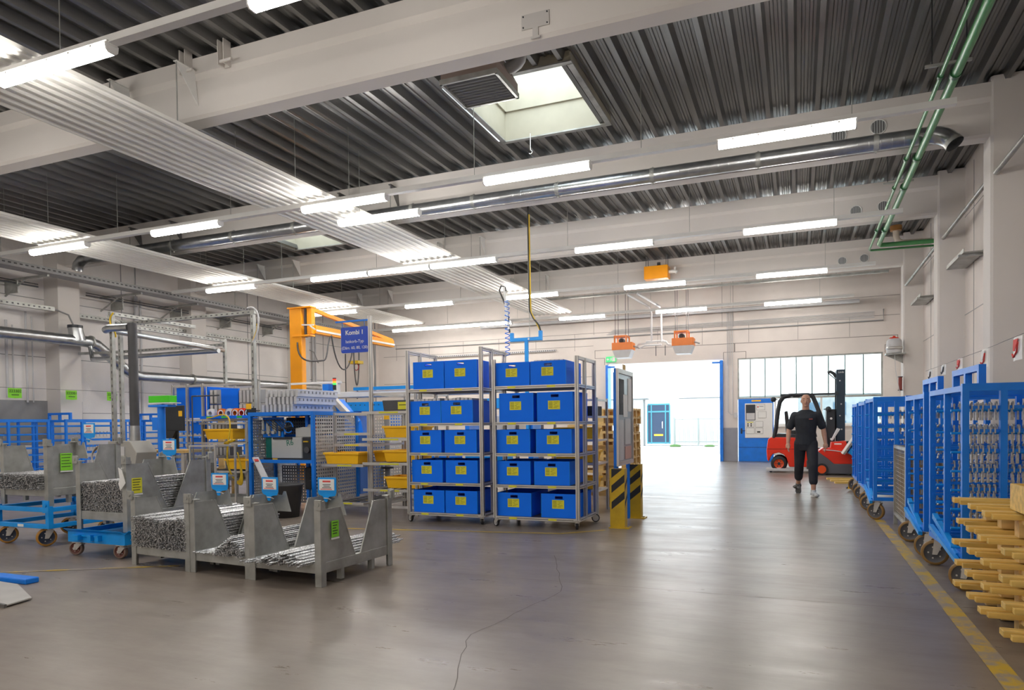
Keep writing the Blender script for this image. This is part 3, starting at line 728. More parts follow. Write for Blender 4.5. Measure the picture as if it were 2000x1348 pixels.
# ================================================================ GANTRY
t = thing('extraction_gantry', 'tall frame of perforated aluminium struts behind the grey bins on the left', 'gantry frame')
for (x, y, z0) in ((-11.85, 9.45, 0), (-11.17, 8.75, 0), (-8.65, 9.45, 1.62), (-12.0, 12.2, 0)):
    b = MB(); perf(b, (x, y, z0), (x, y, 3.35), .062); b.box(x-.06, x+.06, y-.06, y+.06, z0, z0+.02); b.build('post', None, t)
for (p, q) in (((-11.9, 9.45, 3.32), (-8.6, 9.45, 3.32)), ((-11.85, 9.45, 3.30), (-12.0, 12.2, 3.30)), ((-11.17, 8.7, 3.37), (-11.2, 10.6, 3.37)), ((-15.2, 12.2, 3.22), (-12.0, 12.2, 3.22)), ((-11.25, 8.75, 3.32), (-11.85, 9.45, 3.32))):
    b = MB(); perf(b, p, q, .06); b.build('cross_strut', None, t)
m = MB().bar((-15.2, 12.2, 3.2), (-15.2, 12.2, 2.9), .04); m.bar((-15.2, 12.2, 3.22), (-16.5, 12.0, 3.22), .06); m.build('wall_bracket', GALV, t)
MB().tube(bez((-11.1, 8.72, 3.38), (-11.3, 8.70, 3.2), (-11.0, 8.70, 3.1), (-11.05, 8.72, 2.95)), .014, 6).build('cable', YCABLE, t)
MB().tube(bez((-8.7, 9.38, 3.38), (-8.45, 9.36, 3.45), (-8.35, 9.36, 3.1), (-8.6, 9.38, 2.8)), .018, 6).build('cable', LGREY, t)
MB().tube(bez((-8.5, 9.38, 3.1), (-8.45, 9.36, 3.0), (-8.55, 9.36, 2.9), (-8.6, 9.38, 2.8)), .014, 6).build('cable', YCABLE, t)
t = thing('suction_pipe', 'silver suction pipe under the gantry feeding the dark hose', 'duct')
MB().tube([(-11.95, 12.1, 3.08), (-11.25, 9.0, 3.08), (-11.2, 8.65, 3.08)], .05, 14).build('pipe', DUCT, t)
MB().tube([(-11.2, 8.65, 3.08), (-10.95, 8.52, 3.08), (-10.45, 8.50, 3.06)], .065, 14).build('elbow', DUCT, t)
t = thing('suction_hose', 'thick dark corrugated hose hanging down beside the gantry posts', 'hose', (-10.37, 8.5, 0))
pts = []; rr = []
for i in range(120):
    z = 3.12-i*.0145; pts.append((0.0, 0, z)); rr.append(.078 if i % 2 else .07)
MB().tube(pts, .075, 16, True, rr).build('hose', DGREY, t)
MB().cyl((0, 0, 1.27), .085, .26, 'z', 16, .075).build('connector', DUCT, t)
t = thing('bending_head', 'grey steel machine head under the dark hose with pipes and wires', 'machine', (-10.4, 8.45, 0))
MB().prism([(-.35, .75), (.32, .75), (.36, .95), (.2, 1.14), (-.3, 1.14)], -.2, .2, 'y').build('housing', mat('machine_grey', (.38, .37, .34), .5), t, .01)
MB().box(-.2, .1, -.22, -.2, .9, 1.05).build('cover_plate', LGREY, t)
MB().cyl((-.05, -.225, .97), .02, .01, 'y', 8).build('bolt', BLACKM, t)
MB().cyl((-.34, -.1, .8), .05, .25, 'z', 10).build('cylinder', ALU, t)
MB().box(-.2, .2, -.15, .15, 0, .75).build('stand', DGREY, t)
for k in range(5): MB().tube(bez((-.7, -.1+.02*k, 1.05), (-.95-.02*k, -.1, .9), (-.75, -.1, .8), (-.78+.03*k, -.1, .45)), .013, 6).build('wire', COPPER if k % 2 else ALU, t)

# ================================================================ YELLOW COLUMN JIB CRANE
t = thing('jib_crane', 'orange yellow pillar jib crane with long arm over the machines', 'crane', (-11.37, 14.1, 0))
MB().box(-.30, .06, -.1, .06, 0, 4.26).build('pillar', ORANGE, t, .01)
MB().box(-.34, .36, -.13, .1, 4.26, 4.29).build('top_plate', ORANGE, t)
m = MB().box(.20, .34, -.06, .08, 3.62, 4.26); m.box(-.2, .34, -.12, .08, 3.56, 3.60); m.build('bearing_bracket', ORANGE, t, .004)
m = MB().cyl((.12, 0, 3.9), .04, .7, 'z', 10); m.build('pivot', DGREY, t)
m = MB().bar((.1, -.12, 3.84), (.45, -.12, 3.82), .03); m.bar((.35, -.13, 3.8), (.5, -.13, 3.7), .03); m.build('cable_guide', WHITE, t)
T0 = Vector((.30, .05, 3.74)); T1 = Vector((.40, 3.5, 3.72))
m = MB().bar(T0, T1, .16, .20); m.build('arm', ORANGE, t)
m = MB().bar(T0+Vector((.095, 0, -.03)), T1+Vector((.095, 0, -.03)), .012, .05); m.build('arm_track', WHITE, t)
MB().bar(Vector((.3, .05, 4.22)), T1+Vector((0, 0, .1)), .08, .09).build('tie_bar', ORANGE, t)
cbl = MB()
P = [T0.lerp(T1, k) for k in (.02, .22, .42, .50)]
cbl.tube(bez((-.05, -.12, 3.42), (.0, -.2, 2.95), (.25, -.15, 2.9), P[0]+Vector((.15, .15, -.75)), 12), .02, 6)
cbl.tube(bez(P[0]+Vector((.15, .15, -.75)), P[0]+Vector((.2, .25, -.7)), P[0]+Vector((.12, .3, -.2)), P[0]+Vector((.12, .5, -.1)), 8), .018, 6)
cbl.tube(bez(P[0]+Vector((.12, .5, -.1)), P[0]+Vector((.12, .7, -1.2)), P[1]+Vector((.1, .6, -1.2)), P[1]+Vector((.1, .75, -.1)), 14), .018, 6)
cbl.tube(bez(P[1]+Vector((.1, .75, -.1)), P[1]+Vector((.1, .75, -1.7)), P[1]+Vector((.1, 1.0, -1.7)), P[1]+Vector((.1, 1.0, -.1)), 14), .018, 6)
cbl.build('festoon_cable', DGREY, t)
m = MB().cbox(.36, 1.75, 3.48, .25, .4, .22); m.build('hoist_motor', BLUE, t)
m = MB().cbox(.36, 1.75, 3.05, .3, .25, .08); m.build('hoist_hook_block', YPAINT, t)
t = thing('crane_pendant', 'black hanging crane control cable with chain hook', 'crane control', (-11.0, 15.85, 0))
MB().tube([(-.35, 0, 3.3), (-.35, 0, 1.95)], .014, 6).build('cable', BLACK, t)
m = MB().tube([(0, 0, 3.05)]+[(.07*math.sin(a), 0, 2.93+.09*math.cos(a)) for a in [i*.5 for i in range(13)]], .012, 6); m.build('sling_ring', mat('red_rubber', (.4, .03, .03), .5), t)
m = MB().tube([(0, 0, 2.84), (0, 0, 2.3)], .006, 5); m.build('chain', GALV, t)
m = MB().tube([(0, 0, 2.3), (.05, 0, 2.25), (0, 0, 2.2), (.06, 0, 2.14), (0, 0, 2.08)], .02, 6); m.build('hook', DGREY, t)
MB().cbox(-.35, 0, 1.87, .07, .05, .18).build('control_box', YEL, t)

# ================================================================ BLUE RACKS
def caster(b0, x, y, z1, r, w=.05, tyre=TYRE, rim=HUBB, rz=0, parent=None, name='caster', swivel=.03):
    """swivel caster: wheel, rim and fork under height z1; caster mesh is the fork, wheel a sub-part"""
    T = Matrix.Translation((x, y, 0)) @ Matrix.Rotation(rz, 4, 'Z')
    f = MB(); f.T = T
    f.box(-.05, .05, -.045, .045, z1-.012, z1)
    f.cyl((0, 0, z1-.022), .035, .02, 'z', 12)
    for s in (-1, 1):
        yy = s*(w/2+.008)
        f.prism([(-.045, z1-.03), (.035, z1-.03), (swivel+.02, r-.015), (swivel-.02, r-.015)], yy-.003, yy+.003, 'y')
    f.box(-.045, .035, -(w/2+.01), (w/2+.01), z1-.036, z1-.028)
    fo = f.build(name, ALU, parent)
    g = MB(); g.T = T
    g.use(tyre); g.lathe([(r*.78, -w/2), (r*.95, -w/2), (r, -w/4), (r, w/4), (r*.95, w/2), (r*.78, w/2)], (swivel, 0, r), 20, 'y')
    g.use(rim); g.lathe([(r*.80, -w/2+.004), (r*.62, -w/2+.012), (r*.2, -w/2+.010), (.001, -w/2+.004)], (swivel, 0, r), 20, 'y'); g.lathe([(.001, w/2-.004), (r*.2, w/2-.010), (r*.62, w/2-.012), (r*.80, w/2-.004)], (swivel, 0, r), 20, 'y')
    g.use(ALU); g.cyl((swivel, 0, r), r*.12, w+.03, 'y', 8)
    for k in range(5):
        a = k*2*PI/5; g.cyl((swivel+r*.45*math.cos(a), 0, r+r*.45*math.sin(a)), r*.07, w-.012, 'y', 6)
    g.build('wheel', None, fo)
    return fo

RACKZ = [.34, .49, .64, .79, .94, 1.09, 1.24, 1.42]
def blue_rack(label, loc, rz, W=1.15, D=1.1, H=1.6, wheel=.115, head=True, mids=True, arms=True, simple=False):
    t = thing('storage_rack', label, 'rack', loc, rz, 'blue wheeled racks')
    zb = wheel*2+.03; s = .045
    cols = [(0, 0), (W, 0), (0, D), (W, D)]
    if mids: cols += [(0, D*.5), (W, D*.5), (W*.2, 0), (W*.62, 0), (W*.2, D), (W*.62, D)]
    for i, (x, y) in enumerate(cols):
        MB().box(x-s/2, x+s/2, y-s/2, y+s/2, zb, H).build('post', BLUE, t)
    b = MB()
    for z in (zb, H-s):
        for y in (0, D): b.box(-s/2, W+s/2, y-s/2, y+s/2, z, z+s*(1 if z < 1 else 1.3))
        for x in (0, W): b.box(x-s/2, x+s/2, 0, D, z, z+s)
    b.build('base_and_top_frame', BLUE, t)
    for z in RACKZ:
        b = MB()
        for y in (.02, D*.5, D-.02): b.box(0, W, y-.012, y+.012, z, z+.022)
        b.build('shelf_rail', BLUE, t)
        if arms:
            b = MB()
            for k, y in enumerate((.12, D*.55) if arms == 2 else (D*.5,)):
                b.tube([(-.07, y, z-.01), (W, y, z-.01)], .011, 6)
            b.build('support_arm', BLUEL, t)
    if head:
        b = MB(); hs = .05; y0, y1, zt = D*.15, D*.85, H+.17
        for y in (y0, (y0+y1)/2, y1): b.box(W*.1, W*.1+hs, y-hs/2, y+hs/2, H, zt)
        b.box(W*.1, W*.1+hs, y0-hs/2, y1+hs/2, zt-hs, zt)
        b.build('stacking_frame', BLUE, t)
    if not simple:
        b = MB(); b.bar((0, D-.1, zb+.2), (-.02, .1, zb+.0), .04, .05); b.bar((-.05, D-.2, zb+.12), (-.05, .0, zb-.02), .035); b.build('brace', BLUEL, t)
    for (x, y, a) in ((0.04, .04, 2.6), (W-.06, .04, .5), (.04, D-.06, 2.9), (W-.06, D-.06, .7)):
        caster(None, x, y, zb, wheel, .05, TYRE, HUBB, a, t)
    return t
R1 = blue_rack('blue wheeled rack nearest the viewer at the right edge, behind the wooden boards', (1.19, 6.3, 0), .035, 1.25, 1.15, 1.60, arms=2)
R2 = blue_rack('blue wheeled rack right behind the nearest one, partly hiding the wire crate', (1.14, 7.72, 0), .02, 1.2, 1.05, 1.59)
R3 = blue_rack('blue wheeled rack beyond the wire crate with small grey hooks', (.95, 10.45, 0), .0, 1.25, 1.15, 1.63, head=False)
R4 = blue_rack('blue wheeled rack second from the back on the right side', (.97, 12.05, 0), .0, 1.2, 1.1, 1.62, head=False, simple=True)
R5 = blue_rack('blue wheeled rack farthest back on the right, beside the red sweeper', (.98, 13.7, 0), .0, 1.2, 1.1, 1.62, head=False, simple=True)
R6 = blue_rack('blue wheeled rack at the far left edge by the wall', (-15.2, 8.1, 0), PI/2, 2.2, 1.0, 1.56, arms=True)
R7 = blue_rack('blue wheeled rack second from the left by the wall', (-15.2, 10.7, 0), PI/2, 1.9, 1.0, 1.56)
R8 = blue_rack('blue wheeled rack third from the left, seen between the gantry posts', (-14.9, 12.9, 0), PI/2, 1.7, 1.0, 1.56, simple=True)
R9 = blue_rack('blue wheeled rack fourth from the left, behind the dark suction hose', (-14.9, 14.9, 0), PI/2, 1.5, 1.0, 1.56, simple=True)
# hanging bent stirrups
def stirrup():
    m = MB()
    m.tube([(0, -.02, .012), (0, -.012, .028), (0, .008, .026), (0, .014, .005), (0, .016, -.03), (0, .012, -.085)], .007, 6)
    m.tube([(0, -.02, .012), (0, -.02, -.03)], .006, 6)
    m.box(-.007, .007, .002, .024, -.11, -.045)
    return m
st0 = None; nst = 0; rest = MB()
def hang(rack, nm, x, y, z, lv=''):
    global st0, nst
    M = Matrix.Translation(rack.location) @ Matrix.Rotation(rack.rotation_euler.z, 4, 'Z')
    p = M @ Vector((x, y, z)); lb = ('bent grey hook, front row, %s rail of the nearest blue rack' % lv) if lv else 'bent grey hook in the second row of the nearest blue rack'
    ra = rack.rotation_euler.z+random.uniform(-.15, .15)
    if nst < 300 and nm.startswith('nearest'):
        if st0 is None:
            st0 = stirrup().build('steel_hook', HOOKM); o = st0
        else: o = st0.copy(); COL.objects.link(o)
        o.location = p; o.rotation_euler = (random.uniform(-.05, .05), 0, ra)
        tag(o, lb, 'hook', 'steel hooks, %s' % (lv or 'second row')); nst += 1
    else:
        rest.T = Matrix.Translation(p) @ Matrix.Rotation(ra, 4, 'Z')
        rest.tube([(0, -.02, .012), (0, 0, .026), (0, .014, .005), (0, .012, -.09)], .008, 4)
LVN = ['lowest', 'second lowest', 'third lowest', 'middle', 'third highest', 'second highest', 'highest']
for k, z in enumerate(RACKZ[1:]):
    for i in range(30):
        if random.random() < .93: hang(R1, 'nearest', .05+i*.038+random.uniform(-.006, .006), .02, z+.02, LVN[k])
for k, z in enumerate(RACKZ[:0:-1]):
    for i in range(30):
        if random.random() < .9: hang(R1, 'nearest', .05+i*.038, .575, z+.02, None)
for z in RACKZ[1:]:
    for i in range(18):
        hang(R2, 'second', .05+i*.05, .02, z+.02); hang(R2, 'second', .05+i*.05, .54, z+.02)
for R, n in ((R3, 20), (R4, 12), (R5, 12)):
    for z in RACKZ[1:]:
        for i in range(n):
            if random.random() < .8: hang(R, 'other', .3+i*.045, .02, z+.02)
for R in (R6, R7, R8, R9):
    for z in RACKZ[::2]:
        for i in range(14):
            if random.random() < .8: hang(R, 'other', .3+i*.09, .02, z+.02)
o = rest.build('steel_hook', HOOKM); tag(o, 'many bent grey steel hooks hanging in the racks farther away', 'hook'); o['kind'] = 'stuff'

# wire crate with cardboard
t = thing('wire_mesh_crate', 'wire mesh crate with cardboard inside between the blue racks', 'crate', (1.15, 9.1, 0))
m = MB()
for i in range(17):
    x = i*.9/16
    for (y) in (0, 1.0): m.tube([(x, y, .14), (x, y, 1.0)], .003, 4, False)
    for xx in (0, .9): m.tube([(xx, i/16, .14), (xx, i/16, 1.0)], .003, 4, False)
for i in range(18):
    z = .14+i*.05
    for y in (0, 1.0): m.tube([(0, y, z), (.9, y, z)], .003, 4, False)
    for x in (0, .9): m.tube([(x, 0, z), (x, 1, z)], .003, 4, False)
m.build('mesh', GALV, t)
m = MB()
for x in (0, .9):
    for y in (0, 1): m.box(x-.02, x+.02, y-.02, y+.02, 0, 1.02)
for z in (.13, .98):
    m.box(0, .9, -.02, .02, z, z+.035); m.box(0, .9, .98, 1.02, z, z+.035); m.box(-.02, .02, 0, 1, z, z+.035); m.box(.88, .92, 0, 1, z, z+.035)
m.build('frame', GALV, t)
MB().box(.0, .9, 0, 1, .10, .13).build('floor', GALV, t)
m = MB(); m.box(.03, .045, .03, .97, .14, .9); m.box(.03, .87, .03, .045, .14, .9); m.box(.855, .87, .03, .97, .14, .9); m.box(.03, .87, .955, .97, .14, .9); m.box(.05, .85, .05, .95, .14, .3)
tag(m.build('cardboard_lining', CARD, None, 0, (1.15, 9.1, 0)), 'brown cardboard box standing in the wire mesh crate', 'box')

# papers on a wire at the right
t = thing('wire_line', 'thin sagging wire along the right columns holding red and white papers', 'wire')
MB().tube([(2.0, 7.4, 2.16), (2.0, 9.6, 2.14), (2.0, 13.6, 2.15)], .003, 5).build('wire', DGREY, t)
for i, (y, h, l) in enumerate(((8.25, .23, 'red and white paper on the wire at the right edge, largest of them'), (9.55, .21, 'white paper on the wire clipped next to the nearest column'), (10.9, .15, 'red and white paper on the wire just left of the nearest column'), (12.0, .15, 'small white paper in the middle of the wire'), (13.1, .16, 'white paper farthest along the wire'))):
    t = thing('hanging_paper', l, 'paper', (2.0, y, 2.14-h), 0, 'papers on the right wire')
    m = MB(); w = .15
    m.add([(0, -w, 0), (-.02, 0, 0), (0, w, 0), (0, w, h), (-.02, 0, h), (0, -w, h)], [(5, 4, 1, 0), (4, 3, 2, 1)]); m.add([(.002, -w, 0), (-.018, 0, 0), (.002, w, 0), (.002, w, h), (-.018, 0, h), (.002, -w, h)], [(0, 1, 4, 5), (1, 2, 3, 4)])
    m.build('sheet', PAPER, t)
    m = MB().prism([(-.10, h*.9), (.06, h*.9), (.08, h*.45), (.03, h*.4)], -.024, -.020, 'x'); m.build('print', REDINK if i in (0, 2) else LGREY, t)
    MB().tube([(-.024, -.09, h*.75), (-.024, -.05, h*.35), (-.024, .05, h*.15), (-.024, .09, h*.3)], .009, 5).build('red_mark', REDINK if i != 3 and i != 4 else DGREY, t)

# ================================================================ PALLETS WITH BOARDS (right foreground)
for lv in range(5):
    z0 = .01+lv*.152
    nm = ['lowest', 'second lowest', 'middle', 'second highest', 'topmost'][lv]
    t = thing('long_board_pallet', 'yellow pine pallet with protruding boards, %s in the right hand stack' % nm, 'pallet', (1.06, 4.5, z0), 0, 'stacked pine pallets')
    for j, y in enumerate((0.12, .62, 1.02, 1.42)):
        dx = random.uniform(-.015, .02)
        if lv > 3 and j == 0: continue
        m = MB().box(dx, 1.5, y-.02, y+.07, .115, .15); m.box(dx+.03, 1.5, y-.07, y-.022, .108, .14)
        m.build('board', WOODY, t, .003)
    for x in (.18, .9):
        for y in (.12, .62, 1.02, 1.42): MB().box(x, x+.12, y-.05, y+.05, .0, .115).build('block', WOOD, t)
    for x in (.18, .9): MB().box(x+.01, x+.11, .0, 1.5, .085, .108).build('stringer', WOOD, t)
t = thing('wooden_box', 'pine box at the right edge on top of the board pallets', 'box', (1.235, 4.75, .775))
m = MB().box(0, .5, 0, .02, 0, .16); m.box(0, .5, .48, .5, 0, .16); m.box(0, .02, 0, .5, 0, .16); m.box(.48, .5, 0, .5, 0, .16); m.box(0, .5, 0, .5, 0, .015)
m.build('walls', WOODY, t); MB().box(-.015, .515, -.015, .03, .16, .175).build('rim_board', WOOD, t)
# ================================================================ STEEL STILLAGES WITH RODS
def still(label, loc, rz, W, D, H=.68, zr=.155, card=None, tagc=None):
    t = thing('steel_stillage', label, 'stillage', loc, rz, 'grey galvanized stillages')
    s = .055
    m = MB()
    for y in (0, D): m.box(0, W, y-(.0 if y == 0 else .05), y+(.05 if y == 0 else 0), zr-.045, zr+.045)
    for x in (0, W): m.box(x-(.0 if x == 0 else .05), x+(.05 if x == 0 else 0), 0, D, zr-.045, zr+.045)
    m.box(.0, W, .0, D, zr+.02, zr+.032)
    m.build('base_frame', GALV, t, .004)
    for (x, y) in ((0, 0), (W, 0), (0, D), (W, D)):
        sx = 1 if x == 0 else -1; sy = 1 if y == 0 else -1
        m = MB()
        m.prism([(x-.012*sx, y-.012*sy), (x+s*sx, y-.012*sy), (x+s*sx, y+.0*sy), (x+.004*sx, y+.004*sy), (x, y+s*sy), (x-.012*sx, y+s*sy)], 0, H, 'z')
        m.box(min(x-.012*sx, x+s*sx), max(x-.012*sx, x+s*sx), min(y-.012*sy, y+s*sy), max(y-.012*sy, y+s*sy), H-.012, H)
        m.build('post', GALV, t, .003)
        # cup shaped stacking head
        g = MB(); g.box(x-.035, x+.035, y-.022*sy-.008, y-.022*sy+.008, H-.03, H+.055); g.box(x-.022*sx-.008, x-.022*sx+.008, y-.03, y+.03, H-.03, H+.045)
        g.cyl((x, y-.022*sy-.003*sy, H+.015), .018, .02, 'y', 12)
        g.build('stacking_head', GALV, t, .002)
        # foot between
    for x in (.0, W-.05):
        for y in (D*.28, D*.72): MB().box(x, x+.05, y-.02, y+.02, 0.02, zr-.045).build('foot', GALV, t)
    for x in (0, W):
        xs = x+(.006 if x == 0 else -.006)
        for y, sy in ((0, 1), (D, -1)):
            MB().prism([(y+.02*sy, zr+.04), (y+D*.46*sy, zr+.04), (y+.26*sy, H-.03), (y+.02*sy, H-.03)], xs-.003, xs+.003, 'x').build('side_plate', GALV, t)
            MB().bar((xs, y+D*.46*sy, zr+.04), (xs, y+.26*sy, H-.03), .012, .012).build('plate_edge', GALV, t)
    for x, sx in ((0, 1),):
        MB().prism([(x+.03*sx, H-.22), (x+.26*sx, H-.22), (x+.19*sx, H-.01), (x+.16*sx, H-.01), (x+.14*sx, H-.05), (x+.08*sx, H-.05), (x+.07*sx, H), (x+.03*sx, H)], D-.006, D, 'y').build('back_plate', GALV, t)
    if card:
        c = MB(); xx = W+.010; y0, y1, z0, z1 = card[:4]
        c.box(xx, xx+.004, y0, y1, z0, z1); cc = c.build('card', LIME if card[4] == 'g' else YLAB, t)
        p = MB()
        for i in range(5): p.box(xx+.004, xx+.0055, y0+.01, y1-.015-.01*(i % 3), z1-.02-i*(z1-z0-.02)/5.2, z1-.013-i*(z1-z0-.02)/5.2)
        p.build('print', INK, cc); MB().box(xx, xx+.006, y0-.005, y1+.005, z0-.018, z0-.004).build('card_clip', PAPER, cc)
    return t
S_A = still('leftmost of the three front stillages on the floor, filled with steel rods', (-6.10, 4.95, 0), -.09, .83, 1.0)
S_B = still('middle of the three front stillages on the floor, with a medium pile of rods', (-5.25, 4.88, 0), -.09, .76, 1.0)
S_C = still('right front stillage nearest the viewer, with a low spread of rods and a green card', (-4.47, 4.80, 0), -.05, .78, 1.0, card=(.13, .22, .40, .54, 'g'))
S_D = still('tall filled stillage standing on the low blue dolly, with a yellow card', (-7.20, 5.18, .27), -.02, .76, 1.08, .74, card=(.05, .17, .40, .56, 'y'))
S_E = still('stillage on the high blue cart at the left, with a lime green card', (-8.78, 5.38, .47), -.02, .84, .90, .72, card=(.14, .28, .40, .60, 'g'))
if 0: S_F = still('stillage half hidden behind the middle front ones, filled with rods', (-6.9, 6.55, 0), -.05, .8, 1.0, .85)
# dangling white tag
m = MB(); m.add([(0, 0, 0), (.07, -.01, -.03), (.12, -.01, -.16), (.04, -.01, -.24), (-.0, 0, -.17), (.02, 0, -.12)], [(0, 1, 2, 3, 4, 5)]); m.add([(0, .002, 0), (.07, -.008, -.03), (.12, -.008, -.16), (.04, -.008, -.24), (-.0, .002, -.17), (.02, .002, -.12)], [(5, 4, 3, 2, 1, 0)])
m.build('paper_tag', PAPER, S_D, 0, (.69, -.04, .68))

def rod(L):
    m = MB(); m.tube([(0, 0, 0), (0, L, 0)], .0064, 6)
    for i in range(3): pass
    return m
rodm = rod(1.15).build('steel_rod', ROD, None); COL.objects.unlink(rodm)
rod_n = 0; stuff = MB()
def put_rods(S, cells, label, y0, single, jit=.03, tilt=0.0):
    global rod_n
    M = Matrix.Translation(S.location) @ Matrix.Rotation(S.rotation_euler.z, 4, 'Z')
    for k, (x, z) in enumerate(cells):
        y = y0+random.uniform(-jit, jit); a = random.uniform(-.006, .006)+tilt; e = random.uniform(-.003, .003)
        if single and rod_n < 300:
            o = rodm.copy(); COL.objects.link(o); rod_n += 1
            o.location = M @ Vector((x, y, z)); o.scale = (1, 1.17 if S is S_C else 1, 1); o.rotation_euler = (e, random.uniform(0, 1), S.rotation_euler.z+a)
            tag(o, label, 'rod', single)
        else:
            stuff.T = M @ Matrix.Translation((x, y, z)) @ Matrix.Rotation(a, 4, 'Z') @ Matrix.Rotation(e, 4, 'X')
            stuff.tube([(0, 0, 0), (0, 1.15 if single or S in (S_A,) else 1.12, 0)], .0062, 5)
def pile(x0, x1, z0, prof, d=.0163):
    out = []; n = int((x1-x0)/d)
    j = 0
    while True:
        z = z0+j*d*.87; any_ = False
        for i in range(n):
            x = x0+(i+.5*(j % 2))*d
            u = (x-x0)/(x1-x0)
            if z <= z0+prof(u) and x < x1: out.append((x+random.uniform(-.002, .002), z+random.uniform(-.002, .002))); any_ = True
        j += 1
        if not any_: break
    return out
pc = pile(.03, .70, .195, lambda u: .01+.085*math.exp(-((u-.62)/.28)**2))
put_rods(S_C, pc, 'thin ribbed steel rod in the low spread pile of the right front stillage', -.12, 'rods in the right front stillage', .07, -.05)
pb = pile(.06, .72, .195, lambda u: .005+.17*max(0, 1-abs(u-.72)/.36) if u < .97 else 0)
put_rods(S_B, pb, 'ribbed steel rod in the heaped pile of the middle front stillage', -.03, 'rods in the middle front stillage', .03)
pa = pile(.02, .81, .195, lambda u: .29+.01*math.sin(u*9))
pa = pa[::-1]
put_rods(S_A, pa[:300], 'ribbed steel rod at the top of the full pile in the left front stillage', -.02, 'rods in the left front stillage', .018)
put_rods(S_A, pa[300:], '', -.02, '', .018)
put_rods(S_D, pile(.03, .73, .195, lambda u: .31+.05*u), '', .01, '', .012)
put_rods(S_E, pile(.03, .80, .195, lambda u: .18), '', -.06, '', .03)
if 0: put_rods(S_F, pile(.03, .77, .195, lambda u: .42), '', .0, '', .03)
o = stuff.build('steel_rod', ROD); tag(o, 'hundreds of further steel rods filling the stillages at the left', 'rod'); o['kind'] = 'stuff'

# blue sign holders with printed cards on the stillages
def holder(label, loc, rz, tilt=0):
    t = thing('sign_holder', label, 'sign holder', loc, rz, 'blue card holders on the stillages')
    m = MB(); m.box(-.105, .105, 0, .008, 0, .155); m.prism([(-.105, 0), (.105, 0), (.09, -.03), (.02, -.04), (.0, -.09), (-.03, -.09), (-.05, -.035), (-.09, -.02)], 0, .008, 'y')
    m.build('plate', BLUEL, t, .002)
    c = MB().box(-.085, .085, -.004, 0, .028, .138).build('card', PAPER, t)
    p = MB()
    for i, w in enumerate((.045, .035, .05)): p.box(-w, w, -.0055, -.004, .082-i*.016, .088-i*.016)
    p.use(REDINK); p.box(-.045, .045, -.0055, -.004, .108, .124); p.box(-.07, .06, -.0055, -.004, .036, .042)
    if p.mats[0] is None: p.mats[0] = INK
    p.build('print', None, c)
    MB().tube([(-.02, -.02, -.05), (.03, -.03, -.05), (.03, .02, -.07)], .006, 6).build('clamp_hook', ALU, t)
    t.rotation_euler = (tilt, 0, rz)
    return t
holder('blue sign holder behind the left front stillage, left of the yellow cables', (-5.80, 5.78, .70), .12)
holder('blue sign holder above the middle front stillage in front of the black bucket', (-5.08, 5.74, .67), .0)
holder('blue sign holder above the right front stillage, at the perforated panel', (-4.36, 5.74, .68), .08)
holder('blue sign holder in front of the blue pillar with the bright green box', (-6.98, 6.18, 1.06), .05)
holder('blue sign holder over the stillage on the high cart', (-8.38, 6.2, 1.27), .0)

# carts below
t = thing('platform_cart', 'high blue frame cart with big brown wheels under the left stillage', 'cart', (-8.82, 5.35, 0))
m = MB()
for z in (.24, .43):
    m.box(-.02, .93, -.03, .02, z-.025, z+.025); m.box(-.02, .93, .92, .97, z-.025, z+.025); m.box(-.02, .03, 0, .95, z-.025, z+.025); m.box(.88, .93, 0, .95, z-.025, z+.025)
m.build('frame', BLUEL, t, .004)
for x in (.0, .9):
    for y in (0, .94): MB().box(x-.02, x+.035, y-.03, y+.025, .22, .47).build('post', BLUEL, t)
m = MB(); 
for x in (.0, .9): m.box(x-.045, x+.055, -.045, -.03, .40, .54); m.cyl((x+.005, -.045, .49), .025, .02, 'y', 12)
m.build('catch_plate', BLUEL, t)
m = MB().box(.4, .5, -.034, -.03, .225, .255); m.build('label_plate', PAPER, t)
for (x, y, a) in ((.10, .08, 4.05), (.78, .08, 4.2), (.10, .84, 4.0), (.78, .84, 4.1)):
    caster(None, x, y, .215, .105, .055, mat('amber_tyre', (.42, .20, .03), .5), mat('navy_rim', (.02, .03, .06), .4), a, t)
t = thing('dolly', 'low blue dolly with grey red wheels under the middle left stillage', 'dolly', (-7.22, 5.08, 0))
m = MB(); m.box(-.01, .84, 0, .02, .15, .27); m.box(-.01, .84, 1.1, 1.12, .15, .27); m.box(-.01, .01, 0, 1.12, .15, .27); m.box(.82, .84, 0, 1.12, .15, .27); m.box(0, .83, 0, 1.12, .20, .22)
m.prism([(-.0, .27), (-.05, .30), (-.05, .295), (.0, .26)], -.01, .84, 'x'); m.prism([(.84, .27), (.89, .30), (.89, .295), (.84, .26)], 0, 1.1, 'y')
m.box(.12, .22, -.06, 0, .18, .235); m.box(.35, .40, -.05, 0, .18, .24); m.box(.46, .51, -.05, 0, .18, .24); m.box(.22, .5, -.015, 0, .215, .235)
m.build('tray', BLUEL, t, .003)
for (x, y, a) in ((.08, .06, 3.45), (.74, .06, 3.3), (.08, 1.04, 3.4), (.74, 1.04, 3.4)):
    caster(None, x, y, .15, .075, .045, mat('grey_brown_tyre', (.22, .15, .12), .6), mat('maroon_rim', (.12, .03, .02), .5), a, t)

